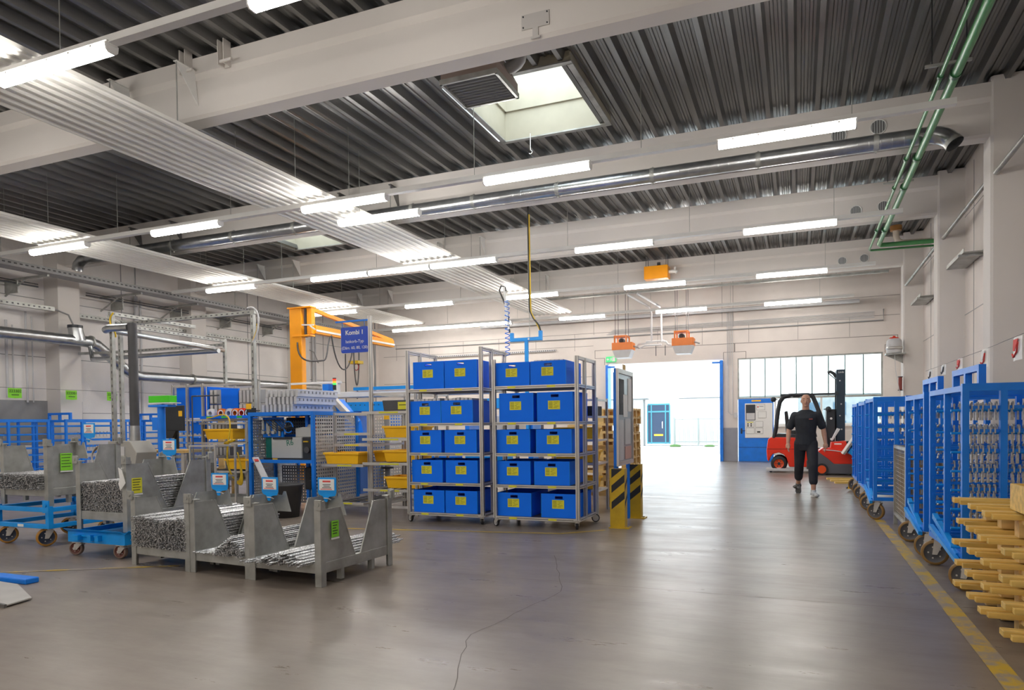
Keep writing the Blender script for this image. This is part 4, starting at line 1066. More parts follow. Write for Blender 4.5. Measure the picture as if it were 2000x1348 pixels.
# metal sheet & blue thing at left edge
t = thing('checker_plate', 'brushed steel plate lying on the floor at the lower left edge', 'plate', (0, 0, 0))
m = MB().prism([(-6.6, 3.55), (-5.57, 3.42), (-5.62, 3.64), (-6.23, 3.92), (-6.7, 3.95)], .012, .022, 'z'); m.build('plate', ALU, t)
MB().prism([(-6.6, 3.53), (-5.57, 3.40), (-5.57, 3.42), (-6.6, 3.55)], .0, .026, 'z').build('edge', ALUD, t)
tag(MB().box(-6.75, -6.22, 3.98, 4.1, 0, .05).build('blue_bar', BLUE, None, .01), 'blue bar lying behind the steel plate at the lower left edge', 'bar')

# ================================================================ TROLLEYS WITH BLUE BOXES
SH = [.14, .555, .965, 1.37, 1.84]
def profile(b, x, y, z0, z1, s=.045):
    b.use(ALU).box(x-s/2, x+s/2, y-s/2, y+s/2, z0, z1)
    b.use(ALUD); b.box(x-.004, x+.004, y-s/2-.001, y-s/2, z0, z1); b.box(x-s/2-.001, x-s/2, y-.004, y+.004, z0, z1); b.box(x+s/2, x+s/2+.001, y-.004, y+.004, z0, z1)
def trolley(label, loc, W, H, D=.8, SHf=SH, toprail=False, caps=False):
    t = thing('shelf_trolley', label, 'trolley', loc, 0, 'aluminium trolleys with blue boxes')
    for (x, y) in ((0, 0), (W, 0), (0, D), (W, D), (W, D*.42), (0, D*.42)):
        b = MB(); profile(b, x, y, .12, H); b.build('post', None, t, 0)
    for k, z in enumerate(SHf):
        b = MB(); s = .04
        b.use(ALU); b.box(0, W, -.018, .018, z-s, z); b.box(0, W, D-.018, D+.018, z-s, z); b.box(-.018, .018, 0, D, z-s, z); b.box(W-.018, W+.018, 0, D, z-s, z)
        b.use(ALUD); b.box(0.02, W-.02, -.019, -.018, z-s/2-.004, z-s/2+.004); b.box(W+.018, W+.019, 0.02, D-.02, z-s/2-.004, z-s/2+.004)
        b.use(DGREY); b.box(.018, W-.018, .018, D-.018, z-.012, z-.004)
        o = b.build('shelf', None, t)
        for x in (W*.22, W*.70):
            MB().box(x-.05, x+.06, -.0215, -.0185, z-.032, z-.008).build('shelf_label', YLAB, o)
    if toprail:
        b = MB(); b.use(ALU)
        for x in (0, W): b.box(x-.018, x+.018, 0, D, H-.045, H)
        b.use(ALUD)
        for x in (0, W): b.box(x+.018, x+.019, 0.02, D-.02, H-.027, H-.018)
        b.build('top_rail', None, t)
    else:
        b = MB(); b.use(ALU); b.box(W-.018, W+.018, 0, D, H-.04, H); b.build('top_rail', None, t)
    for (x, y, a) in ((.02, .02, 2.6), (W-.02, .02, 1.9), (.02, D-.02, 2.2), (W-.02, D-.02, .3)):
        caster(None, x, y, .125, .055, .03, BLACK, LGREY, a, t)
    return t
TL = trolley('left aluminium shelf trolley loaded with blue boxes', (-5.02, 8.45, 0), 1.12, 2.38, .8, SH, True)
TR = trolley('right aluminium shelf trolley loaded with blue boxes, next to the striped post', (-3.69, 8.40, 0), 1.13, 2.19, .8, SH)
def bluebox(h, w=.475, d=.66):
    t = thing('blue_box', 'x', 'box', (0, 0, 0))
    th = .006; b = MB(); hx0, hx1, hz0, hz1 = w*.5-.05, w*.5+.05, h-.062, h-.032
    b.box(0, w, 0, d, 0, th); b.box(0, th, 0, d, 0, h); b.box(w-th, w, 0, d, 0, h); b.box(0, w, d-th, d, 0, h)
    b.box(0, hx0, 0, th, 0, h); b.box(hx1, w, 0, th, 0, h); b.box(hx0, hx1, 0, th, 0, hz0); b.box(hx0, hx1, 0, th, hz1, h)
    b.build('body', BOXB, t)
    m = MB(); m.tube([(hx0, -.001, hz0), (hx1, -.001, hz0), (hx1, -.001, hz1), (hx0, -.001, hz1), (hx0, -.001, hz0)], .003, 5); m.build('handle_rim', BLACK, t)
    m = MB()
    for x in (0, w): m.box(x-.0015, x+.0015, -.0015, .0015, 0, h)
    m.build('edge_fold', BLUEL, t)
    lx, lz = w*.5-.01, h*.56; lb = MB().box(lx-.08, lx+.08, -.002, 0, lz-.055, lz+.055).build('paper_label', YLAB, t)
    p = MB()
    for i in range(5):
        p.box(lx-.07, lx-.02, -.003, -.002, lz+.035-i*.018, lz+.041-i*.018)
        p.box(lx-.005+.01*(i % 2), lx+.06-.02*(i % 3), -.003, -.002, lz+.036-i*.018, lz+.040-i*.018)
    p.build('print', mat('olive_print', (.16, .15, .02), .7), lb)
    return t
BH, BL_ = bluebox(.375), bluebox(.305)
spacer0 = MB().box(0, .05, 0, .5, 0, .09)
spacer0 = spacer0.build('plastic_spacer', LGREY, None, .004); COL.objects.unlink(spacer0)
rows = ['bottom', 'second lowest', 'middle', 'second highest', 'top']
used = {}
def place_box(proto, x, y, z, lb):
    if proto not in used: used[proto] = 1; o = proto; o.location = (x, y, z); tag(o, lb, 'box', 'blue boxes on the trolleys')
    else: o = copy_tree(proto, (x, y, z), None, lb, 'blue boxes on the trolleys')
    return o
LB = [(-4.965, -4.465), (-4.985, -4.455), (-5.0, -4.465), (-5.0, -4.515), (-4.945, -4.45)]
RB = [(-3.675, -3.06), (-3.68, -3.15), (-3.68, -3.12), (-3.63, -3.10), (-3.68, -3.185)]
for r in range(5):
    for k in range(2):
        top = 'topmost' if r == 4 else rows[r]
        fill = ', grey parts inside' if r == 3 else ''
        pr = BH if r == 4 else BL_
        place_box(pr, LB[r][k], 8.475, SH[r]+.002, 'blue box, %s one, %s shelf of the left trolley%s' % (('left', 'right')[k], top, fill))
        pr = BH if (r == 3) else BL_
        place_box(pr, RB[r][k], 8.43, SH[r]+.002, 'blue box with yellow label, %s one on the %s shelf of the right trolley' % (('left', 'right')[k], top))
n = 0
for k in range(2):
    for i in range(7):
        o = spacer0.copy(); COL.objects.link(o); o.location = (LB[3][k]+.03+i*.06+random.uniform(-.005, .005), 8.52, SH[3]+.24+random.uniform(-.01, .01)+.01)
        tag(o, 'light grey plastic spacer sticking out of a %s box on the second highest shelf' % ('left', 'right')[k], 'spacer', 'grey spacers in the blue boxes'); n += 1
for i in range(7):
    o = spacer0.copy(); COL.objects.link(o); o.location = (RB[4][1]+.03+i*.058, 8.47, SH[4]+.235)
    tag(o, 'grey plastic spacer poking out of the top right box on the right trolley', 'spacer', 'spacers in the top right blue box')

# ================================================================ ALUMINIUM RACKS WITH YELLOW BINS
def yellowbin(w=.62, d=.42, h=.17):
    t = thing('yellow_bin', 'x', 'bin', (0, 0, 0)); b = MB(); tp = .03
    o = [(-w/2+tp, -d/2+tp), (w/2-tp, -d/2+tp), (w/2-tp, d/2-tp), (-w/2+tp, d/2-tp)]; O = [(-w/2, -d/2), (w/2, -d/2), (w/2, d/2), (-w/2, d/2)]
    vs = [(x, y, 0) for x, y in o]+[(x, y, h) for x, y in O]+[(x*.96, y*.95, h) for x, y in O]+[(x*.96, y*.95, .012) for x, y in o]
    b.add(vs, [(3, 2, 1, 0), (12, 13, 14, 15)]+[(i, (i+1) % 4, 4+(i+1) % 4, 4+i) for i in range(4)]+[(4+i, 4+(i+1) % 4, 8+(i+1) % 4, 8+i) for i in range(4)]+[(8+i, 8+(i+1) % 4, 12+(i+1) % 4, 12+i) for i in range(4)])
    b.build('tub', YEL, t)
    m = MB(); e = .014
    m.box(-w/2-e, w/2+e, -d/2-e, -d/2+.004, h-.028, h+.004); m.box(-w/2-e, w/2+e, d/2-.004, d/2+e, h-.028, h+.004); m.box(-w/2-e, -w/2+.004, -d/2, d/2, h-.028, h+.004); m.box(w/2-.004, w/2+e, -d/2, d/2, h-.028, h+.004)
    m.build('rim', YEL, t, .004)
    return t
YB0 = yellowbin()
yfirst = [True]
def ybin(x, y, z, lb, rz=0):
    if yfirst[0]: yfirst[0] = False; YB0.location = (x, y, z); YB0.rotation_euler = (0, 0, rz); tag(YB0, lb, 'bin', 'yellow plastic bins'); return YB0
    return copy_tree(YB0, (x, y, z), rz, lb, 'yellow plastic bins')
def flowrack(label, loc, W, D, H, shelves, front=None):
    t = thing('flow_rack', label, 'rack', loc, 0, 'aluminium racks with yellow bins')
    for (x, y) in ((0, 0), (W, 0), (0, D), (W, D)):
        b = MB(); profile(b, x, y, .0, H if not (front and y == 0 and x == 0) else front, .036); b.build('post', None, t)
    b = MB(); b.use(ALU)
    for z in (.12, H-.03):
        b.box(0, W, -.015, .015, z-.018, z+.018); b.box(0, W, D-.015, D+.015, z-.018, z+.018); b.box(-.015, .015, 0, D, z-.018, z+.018); b.box(W-.015, W+.015, 0, D, z-.018, z+.018)
    b.build('frame', None, t)
    for z, ext in shelves:
        b = MB(); b.use(ALU); b.box(-.07*ext-.0, W+.03, -.12*ext-.02, -.12*ext, z-.02, z+.02); b.box(-.02, 0.0, -.12*ext, D, z-.02, z+.01); b.box(W, W+.02, -.12*ext, D, z-.02, z+.01)
        b.use(DGREY)
        for i in range(5): b.box(W*(i+.5)/5-.02, W*(i+.5)/5+.02, -.1*ext, D, z-.012, z-.002)
        s_ = b.build('roller_shelf', None, t)
        MB().box(W*.30, W*.72, -.12*ext-.024, -.12*ext-.02, z-.012, z+.010).build('shelf_label', YLAB, s_)
    return t
FR = flowrack('tall aluminium rack left of the blue box trolleys, holding yellow bins', (-6.0, 9.0, 0), .78, 1.0, 1.85, [(.38, 1), (.775, 1), (1.14, 1), (1.54, 1)])
FL = flowrack('low aluminium rack in front of the perforated panel, with one yellow bin in front', (-6.70, 9.05, 0), .62, 1.0, 1.56, [(.17, 1.6), (.745, 1.6), (1.05, 0), (1.22, 0)])
ybin(-5.47, 9.2, 1.165, 'yellow bin on the third shelf of the tall rack', 0)
ybin(-5.47, 9.2, .80, 'yellow bin on the second shelf of the tall rack', 0)
ybin(-5.45, 9.2, .405, 'yellow bin on the lowest shelf of the tall rack', 0)
ybin(-6.42, 9.02, .77, 'yellow bin in front on the low aluminium rack, right of the cabinet', 0)
ybin(-5.95, 9.65, .775, 'yellow bin farther back between the two aluminium racks', .05)
# dark bin on top
t = thing('dark_bin', 'dark grey plastic bin with yellow label on the top shelf of the tall rack', 'bin', (-5.50, 9.2, 1.565))
b = MB(); b.prism([(-.27, 0), (.27, 0), (.30, .16), (-.30, .16)], -.2, .2, 'y'); b.build('tub', DGREY, t, .01)
c = MB().box(-.02, .26, -.206, -.2, .02, .13).build('paper_label', YLAB, t); MB().box(0.0, .22, -.208, -.206, .08, .09).build('print', INK, c)
# Kombi sign and post
t = thing('station_sign', 'blue hanging sign with white lettering on a tall aluminium post', 'sign', (-5.96, 9.0, 0))
b = MB(); profile(b, .0, -.045, 1.2, 3.0, .045); b.build('post', None, t)
m = MB().box(-.62, .0, -.055, -.035, 2.93, 2.955); m.tube([(-.50, -.045, 2.93), (-.50, -.045, 2.84)], .005, 6); m.tube([(-.10, -.045, 2.93), (-.10, -.045, 2.84)], .005, 6); m.build('arm', BLUE, t)
w0, w1, z0, z1 = -.52, -.025, 2.46, 2.85; pts = []
for (cx, cz, a0) in ((w1-.03, z1-.03, 0), (w0+.03, z1-.03, PI/2), (w0+.03, z0+.03, PI), (w1-.03, z0+.03, 1.5*PI)):
    for k in range(5): a = a0+k*PI/8; pts.append((cx+.03*math.cos(a), cz+.03*math.sin(a)))
SIGNB = mat('sign_blue', (.0, .055, .52), .4)
pl = MB().prism(pts, -.055, -.045, 'y').build('panel', SIGNB, t)
cx = (w0+w1)/2
text('Kombi 1', .095, PAPER, t, (cx, -.057, z1-.085), (PI/2, 0, 0), off=.002)
text('Isokorb-Typ', .066, PAPER, t, (cx, -.057, z1-.22), (PI/2, 0, 0))
text('(D\u00e4m. 60, 80, 120)', .062, PAPER, t, (cx, -.057, z1-.315), (PI/2, 0, 0))

# ================================================================ BLUE WORKSTATION CABINET
CX0, CX1, CY0, CY1, CH = -8.08, -6.86, 8.72, 9.85, 1.58
t = thing('workstation_cabinet', 'blue framed work cabinet with perforated side panels and machines inside', 'cabinet', (CX0, CY0, 0))
W, D = CX1-CX0, CY1-CY0
for (x, y) in ((0, 0), (W, 0), (0, D), (W, D), (0, .55), (W*.72, .3)): MB().box(x-.025, x+.025, y-.025, y+.025, 0.0, CH).build('post', BLUE, t)
m = MB(); m.box(0, W, -.03, .02, CH-.06, CH); m.box(0, W, D-.02, D+.03, CH-.06, CH); m.box(-.025, .025, 0, D, CH-.06, CH); m.box(W-.025, W+.025, 0, D, CH-.06, CH); m.box(0, W, 0, D, CH-.02, CH-.01)
m.build('top_frame', BLUE, t)
m = MB(); m.box(0, W, -.03, .02, .78, .83); m.box(0, W, 0, D*.8, .80, .82); m.box(0, W, D*.45, D*.5, 1.18, 1.22)
m.build('shelf', BLUE, t)
def perfpanel(b, p0, ux, uz, w, h, face, back, hole=.027, pit=.055):
    """sheet of square holes: grid of strips, real openings"""
    p0 = Vector(p0); ux = Vector(ux); uz = Vector(uz)
    nx = int(w/pit); nz = int(h/pit)
    def q(a0, a1, c0, c1): b.add([p0+ux*a0+uz*c0, p0+ux*a1+uz*c0, p0+ux*a1+uz*c1, p0+ux*a0+uz*c1], [(0, 1, 2, 3)])
    g = (pit-hole)
    z = 0
    for j in range(nz):
        q(0, w, j*pit, j*pit+g)
        for i in range(nx): q(i*pit, i*pit+g, j*pit+g, (j+1)*pit)
        q(nx*pit, w, j*pit+g, (j+1)*pit)
    q(0, w, nz*pit, h)
PERF = mat('perforated_sheet', (.68, .67, .65), .42, .35, .1, 4)
m = MB(); perfpanel(m, (W+.001, .03, .08), (0, 1, 0), (0, 0, 1), D-.06, CH-.14, 0, 0); m.build('perforated_side', PERF, t)
m = MB(); perfpanel(m, (-.0, .03, .08), (0, 1, 0), (0, 0, 1), D-.06, CH-.2, 0, 0, .015, .045); m.build('perforated_side', PERF, t)
m = MB(); perfpanel(m, (.03, D*.6, .08), (1, 0, 0), (0, 0, 1), W-.06, .62, 0, 0, .02, .05); perfpanel(m, (.03, D*.7, .95), (1, 0, 0), (0, 0, 1), W-.06, .5, 0, 0, .02, .05); m.build('perforated_back', MGREY, t)
MB().box(.03, W-.03, D*.72, D*.74, .85, CH-.08).build('back_wall', mat('dark_navy', (.01, .02, .06), .6), t)
t2 = thing('wall_perforated_panel', 'second perforated metal panel standing behind the low aluminium rack', 'panel', (-6.75, 10.05, 0))
m = MB(); perfpanel(m, (0, 0, .1), (.35, .94, 0), (0, 0, 1), 1.0, 1.45, 0, 0); m.build('perforated_sheet', PERF, t2)
m = MB()
for k in (0, 1.0): m.bar((.35*k, .94*k, 0), (.35*k, .94*k, 1.6), .05)
m.build('post', BLUE, t2)
t2 = thing('grey_post', 'grey round post standing behind the low aluminium rack', 'post', (-6.55, 10.3, 0))
m = MB().cyl((0, 0, .8), .045, 1.6, 'z', 12); m.build('tube', MGREY, t2); MB().cyl((0, 0, .62), .11, .03, 'z', 14).build('collar', BLACKM, t2); MB().cyl((0, 0, 1.5), .047, .1, 'z', 12).build('band', YEL, t2)
# things inside cabinet
t2 = thing('welding_unit', 'grey and dark green box machine with lettering inside the blue cabinet', 'machine', (CX0+.28, CY0+.15, .82))
MB().box(0, .60, .0, .5, .02, .36).build('housing', mat('putty_enamel', (.45, .46, .44), .5), t2, .015)
MB().box(-.16, 0, .05, .45, .02, .36).build('end_panel', mat('dark_green_enamel', (.0, .13, .10), .5), t2, .01)
MB().box(.60, .80, .02, .45, .02, .36).build('control_side', BLACKM, t2, .01)
m = MB().box(-.16, .8, 0, .5, 0, .03); m.build('base', BLACK, t2); MB().box(.02, .12, -.004, 0, .005, .022).build('warning_label', YEL, t2)
m = MB().box(.05, .42, -.02, .0, .33, .36); m.build('handle', BLACK, t2)
text('R6', .13, mat('green_ink', (.0, .16, .10), .6), t2, (.37, -.002, .27), (PI/2, -.15, 0), ext=.0005)
m = MB().cyl((.7, 0, .16), .05, .03, 'y', 14); m.build('dial', DGREY, t2); MB().box(.63, .72, -.004, 0.02, .28, .30).build('print', YPAINT, t2)
t2 = thing('control_box', 'light grey box with a notched top standing on the green machine', 'box', (CX0+.72, CY0+.2, 1.18))
MB().prism([(0, 0), (.34, 0), (.34, .2), (.25, .2), (.22, .16), (.14, .16), (0, .14)], 0, .25, 'y').build('housing', mat('putty_enamel', (.45, .46, .44), .5), t2, .008)
t2 = thing('small_grey_box', 'pale box at the right inside the blue cabinet', 'box', (CX0+1.09-.03, CY0+.1, .82))
MB().box(0.03, .14, .0, .4, 0, .36).build('housing', LGREY, t2, .01)
t2 = thing('pneumatic_unit', 'cluster of pneumatic valves and tubes at the top left inside the blue cabinet', 'valves', (CX0+.1, CY0+.12, 1.2))
m = MB()
for k in range(6): m.cyl((.05+k*.06, .03*(k % 2), .18-.05*(k % 3)), .022, .16, 'z', 8)
for k in range(3): m.cyl((.08+k*.1, -.02, .06), .03, .05, 'y', 10)
m.build('valve', GALV, t2)
m = MB()
for k in range(7): m.tube(bez((.05+k*.05, 0, .25), (.1+k*.07, -.05, .33), (.3+k*.05, -.05, .0), (.45+k*.03, .05, .1+.02*k), 8), .007, 5)
m.build('air_tube', CABLE, t2)
MB().box(.0, .4, .05, .08, -.02, .3).build('mounting_board', BLUE, t2)
m = MB().tube([(.55+.09*math.cos(a), 0, .14+.09*math.sin(a)) for a in [i*.5 for i in range(12)]], .01, 6); m.build('coiled_tube', BLUE, t2)
tag(MB().cyl((CX0+1.12, CY0+.16, 1.36), .03, .16, 'z', 12).build('spray_bottle', RED), 'small red bottle on the right inside the blue cabinet', 'bottle')
t2 = thing('cable_reel_box', 'black box with tangled cables in the lower right of the blue cabinet', 'box', (CX0+.85, CY0+.25, .35))
MB().box(0, .12, 0, .15, 0, .35).build('housing', BLACK, t2, .01)
m = MB()
for k in range(6): m.tube(bez((.1, 0, .3-.03*k), (.3, -.1, .35-.05*k), (.15, .1, .1), (.35, .05, .2-.03*k), 8), .008, 5)
m.build('cable', CABLE, t2)
# yellow cable loops on the left of cabinet
t2 = thing('extension_cable', 'bundle of yellow cables hanging in loops at the left edge of the blue cabinet', 'cable', (-8.42, 8.6, 0))
for k in range(5):
    m = MB(); a = .03*k
    m.tube(bez((0, 0, 1.52), (.12+a, -.02*k, 1.3), (-.12-a, -.02, .9), (.02+a, 0, .62-a*1.2), 14)+bez((.02+a, 0, .62-a*1.2), (.18+a, 0, .35), (.32, 0, .5), (.16, .02, .95), 12), .011, 6)
    m.build('cable_loop', YCABLE, t2)
m = MB().tube([(.05+.10*math.cos(a), .05*math.sin(a)-.03, 1.12+.03*math.cos(a)) for a in [i*.45 for i in range(15)]], .012, 6); m.build('tie_loop', YCABLE, t2)
MB().tube(bez((-.45, 0, 1.5), (-.25, 0, 1.5), (-.1, 0, 1.62), (0, 0, 1.5)), .01, 6).build('cable_end', YCABLE, t2)
t2 = thing('steel_guide', 'pale steel strip with a red mark leaning left of the black bucket', 'strip', (-7.72, 8.42, 0))
m = MB().bar((0, 0, .88), (.36, -.1, .42), .10, .02); m.build('strip', LGREY, t2); m = MB().bar((.03, -.02, .85), (.06, -.03, .82), .06, .022); m.build('mark', REDINK, t2)
m = MB().bar((.36, -.1, .42), (.36, -.1, 0), .04); m.build('stand', GALV, t2)
t2 = thing('black_bucket', 'large black plastic bucket on the floor in front of the blue cabinet', 'bucket', (-7.08, 8.35, 0))
MB().lathe([(.001, .01), (.175, .01), (.18, 0), (.24, .46), (.262, .47), (.262, .50), (.235, .50), (.232, .46), (.17, .03), (.001, .03)], (0, 0, 0), 28).build('tub', DGREY, t2)
# stack of spacer bars on top of cabinet
lay = [.0, .125, .25]
def comb():
    m = MB(); L = 1.02; h = .115; n = 11
    m.use(LGREY); m.box(0, .05, 0, L, 0, .05)
    for i in range(n):
        y = i*L/n; m.box(0, .05, y, y+L/n*.72, .05, h-.028)
    m.box(0, .05, 0, L, h-.028, h)
    m.use(DGREY); m.box(.02, .03, .01, L-.01, .04, h-.03)
    return m
cb = comb().build('spacer_bar', None, None, .004); COL.objects.unlink(cb)
for k, z in enumerate(lay):
    for i in range(8):
        o = cb.copy(); COL.objects.link(o); o.location = (-7.90+i*.082+(.05 if k else 0)+.02*k, 8.78+random.uniform(-.01, .01), CH+.002+z*.94)
        tag(o, 'grey notched plastic bar lying in the %s layer of the pile on the blue cabinet' % ('lowest', 'middle', 'top')[k], 'spacer bar', 'grey bars piled on the blue cabinet, %s layer' % ('lowest', 'middle', 'top')[k])
t2 = thing('tape_dispenser', 'small yellow tag beside the pile of grey bars', 'tag', (-8.33, 8.9, 1.56))
m = MB().box(0, .1, 0, .01, .08, .17); m.build('tag_plate', YEL, t2); MB().tube([(.05, .01, 0), (.05, .01, .17)], .008, 6).build('rod', GALV, t2); m = MB().box(.01, .1, -.0, .12, 0, .1); m.build('holder', BLACK, t2)

# ================================================================ PICKING RACK (left of cabinet)
t = thing('picking_rack', 'aluminium rack with blue dividers and grey stacks left of the blue cabinet', 'rack', (-10.88, 9.75, 0))
for (x, y) in ((0, 0), (.74, 0), (2.05, 0), (0, .8), (.74, .8), (2.05, .8), (.36, 0)):
    b = MB(); profile(b, x, y, 0, 2.16, .04); b.build('post', None, t)
for z in (.42, .82, 1.22, 1.50, 2.14):
    b = MB(); b.use(ALU); b.box(0, 2.05, -.02, .02, z-.03, z); b.box(0, 2.05, .78, .82, z-.03, z)
    if z < 2: b.use(LGREY); b.box(0, 2.05, 0, .8, z-.02, z-.012)
    b.build('shelf', None, t)
for (x0, x1, z0, z1, nm) in ((.03, .71, 1.53, 2.10, 0), (.78, .82, 1.50, 2.1, 1), (1.12, 1.52, 1.52, 2.05, 2), (.40, .72, 1.24, 1.45, 3), (.40, .72, .85, 1.16, 4), (.40, .72, .45, .78, 5), (1.25, 1.6, .45, .78, 6), (.10, .40, .46, .65, 7)):
    MB().box(x0, x1, .06, .10 if nm != 1 else .7, z0, z1).build('blue_divider', BOXB, t)
k = 0
g0 = MB(); g0.use(MGREY).box(0, .075, 0, .3, 0, .26); g0.use(LGREY).box(.01, .065, -.003, 0, .02, .25); g0 = g0.build('grey_profile_block', None, None, .004); COL.objects.unlink(g0)
def blk(x, z, lb, gp, sc=1):
    o = g0.copy(); COL.objects.link(o); o.location = (x, 9.80, z); o.scale = (1, 1, sc); tag(o, lb, 'block', gp)
for i in range(3):
    blk(-10.02+i*.10, 1.505, 'grey block in the left group on the top shelf of the picking rack', 'grey blocks, left group on top shelf')
for i in range(2): blk(-10.02+i*.10, 1.78, 'grey block stacked second in the left group on the top shelf', 'grey blocks, upper left group on top shelf')
for i in range(6):
    blk(-9.33+i*.085, 1.505, 'grey block in the right group on the top shelf of the picking rack', 'grey blocks, lower right group on top shelf')
    blk(-9.33+i*.085, 1.78, 'grey block in the upper row of the right group on the top shelf', 'grey blocks, upper right group on top shelf', .9)
for i in range(4): blk(-10.02+i*.09, 1.225, 'grey block on the second shelf above the yellow bin', 'grey blocks on the second shelf', .7)
for i in range(5): blk(-10.0+i*.09, .83, 'grey block on the third shelf below the yellow bin', 'grey blocks on the third shelf', .6)
for i in range(8): blk(-9.62+i*.09, .435, 'grey block on the low shelf behind the blue sign holder', 'grey blocks on the low shelf', .8)
# rolls
for i, (x, c) in enumerate(((-9.85, PAPER), (-9.6, ORANGE2), (-9.42, LGREY), (-9.27, ORANGE2), (-9.12, RED), (-8.97, BLACK))):
    t2 = thing('label_roll', ['white', 'orange', 'silver', 'small orange', 'red', 'black'][i]+' roll lying on the second shelf of the picking rack', 'roll', (x, 9.68, 1.60), 0, 'rolls on the picking rack')
    MB().lathe([(.04, -.05), (.085, -.05), (.09, 0), (.085, .05), (.04, .05), (.04, -.05)], (0, 0, 0), 18, 'y').build('roll', c, t2)
    MB().lathe([(.045, -.052), (.065, -.052)], (0, 0, 0), 16, 'y').build('core', WHITE if c is not WHITE else BLACK, t2)
t2 = thing('roll_tray', 'blue tray holding the rolls on the picking rack', 'tray', (-9.95, 9.62, 1.505))
MB().box(0, 1.1, -.12, .15, 0, .012).build('base', BOXB, t2); m = MB().box(0, 1.1, -.125, -.11, 0, .05); m.build('lip', BOXB, t2)
for i in range(3): MB().box(.15+i*.35, .27+i*.35, -.128, -.125, .01, .04).build('label', NEON, t2)
FT = thing('bin_shelf', 'aluminium stand with sloping shelves holding yellow bins left of the cabinet', 'rack', (-9.45, 9.05, 0))
for (x, y) in ((.02, .0), (.98, 0), (.02, .55), (.98, .55)):
    b = MB(); profile(b, x, y, 0, 1.45, .036); b.build('post', None, FT)
for z in (.62, 1.10, 1.43):
    b = MB(); b.use(ALU); b.box(-.25 if z > 1 and z < 1.2 else 0, 1.0, -.06, -.02, z-.03, z); b.box(0, 1.0, .5, .55, z-.03, z); b.use(DGREY); b.box(0, 1, -.02, .5, z-.012, z-.006); b.build('shelf', None, FT)
ybin(-9.0, 9.18, 1.15, 'yellow bin on the upper shelf left of the blue cabinet', 0)
ybin(-8.62, 9.25, .645, 'yellow bin on the lower shelf partly behind the yellow cables', 0)
tag(MB().prism([(-8.95, 1.155), (-8.5, 1.155), (-8.45, 1.42), (-9.0, 1.42)], 9.45, 9.58, 'y').build('clear_bin', PLEXI, None, .01), 'clear plastic bin behind the upper yellow bin', 'bin')
# workplace in the back: screen, wood boards, table
t = thing('monitor', 'black monitor seen from behind with yellow sticker beside the blue pillar', 'monitor', (-9.60, 8.6, 1.30))
MB().box(-.20, .22, 0, .04, .0, .42).build('screen', BLACKM, t, .01); MB().box(-.03, .03, .04, .08, -.3, .2).build('stand', BLACK, t); MB().box(.12, .2, -.004, 0, .24, .33).build('sticker', YEL, t)
MB().prism([(-.25, -.12), (.02, -.12), (.1, .0), (-.2, .0)], -.05, .0, 'y').build('tray', BLACK, t)
t = thing('work_table', 'pale wooden work table with posts behind the blue pillar', 'table', (-10.6, 9.0, 0))
MB().box(-.2, 1.1, -.3, .4, .93, .97).build('table_top', WOOD, t)
for x in (-.15, 1.05): MB().box(x-.03, x+.03, -.28, -.22, 0, .93).build('leg', ALU, t); MB().box(x-.03, x+.03, .32, .38, 0, .93).build('leg', ALU, t)
MB().box(.0, .8, .2, .22, .35, .93).build('back_panel', PLEXI, t)
for i, x in enumerate((-10.95, -10.62, -9.75, -9.55)):
    tag(MB().box(x, x+.14, 10.9, 10.94, 0, 1.72).build('wooden_board', WOOD), ['first', 'second', 'third', 'fourth'][i]+' pale wooden board from the left standing behind the monitor', 'board', 'boards behind the monitor')
tag(MB().box(-9.9, -9.3, 9.3, 9.5, 0, .35).build('cardboard_box', CARD, None, .01), 'brown carton on the floor under the picking rack', 'carton')
t = thing('blue_pillar', 'blue steel pillar with flat top plate carrying a bright green box', 'pillar', (-8.26, 7.2, 0))
MB().cyl((0.0, 0, .85), .052, 1.62, 'z', 20).build('column', BLUE, t); MB().box(-.17, .20, -.07, .07, 1.645, 1.675).build('top_plate', BLUE, t); MB().box(-.2, .2, -.2, .2, 0, .02).build('foot_plate', BLUE, t)
MB().box(-.16, -.06, -.02, .02, 1.32, 1.5).build('side_bracket', BLUE, t)
m = MB().box(-.17, .22, -.07, .07, 1.69, 1.705); m.box(.2, .32, -.05, .05, 1.69, 1.70); m.build('pad', WHITE, t); m = MB().cyl((0, 0, 1.683), .05, .02, 'z', 12); m.build('spacer', WHITE, t)
tag(MB().box(-8.42, -8.04, 7.13, 7.27, 1.707, 1.80).build('green_box', NEON, None, .004), 'bright green box on top of the blue pillar', 'box')
tag(MB().tube([(-8.75, 8.2, 1.84), (-8.2, 8.2, 1.84)], .012, 6).tube([(-8.75, 8.2, 1.84), (-8.75, 8.2, 0)], .01, 6).build('measuring_arm', DGREY), 'thin dark horizontal arm just above the bright green box', 'arm')
# transparent guard box
t = thing('guard_box', 'clear plastic machine guard with pale frame right of the blue pillar', 'guard', (-8.6, 8.0, .6))
m = MB()
for x in (0, .5):
    for y in (0, .4): m.box(x-.012, x+.012, y-.012, y+.012, -.6, .48)
for z in (0, .47): m.box(0, .5, -.012, .012, z-.012, z+.012); m.box(0, .5, .39, .41, z-.012, z+.012); m.box(-.012, .012, 0, .4, z-.012, z+.012); m.box(.49, .51, 0, .4, z-.012, z+.012)
m.build('frame', ALU, t); MB().box(.01, .49, -.002, .002, .01, .46).build('pane', PLEXI, t)
m = MB().box(.05, .2, .1, .3, 0, .2); m.tube(bez((.05, .1, .2), (.0, .1, .3), (.15, .1, .33), (.2, .1, .15)), .008, 6); m.build('motor', BLACK, t)

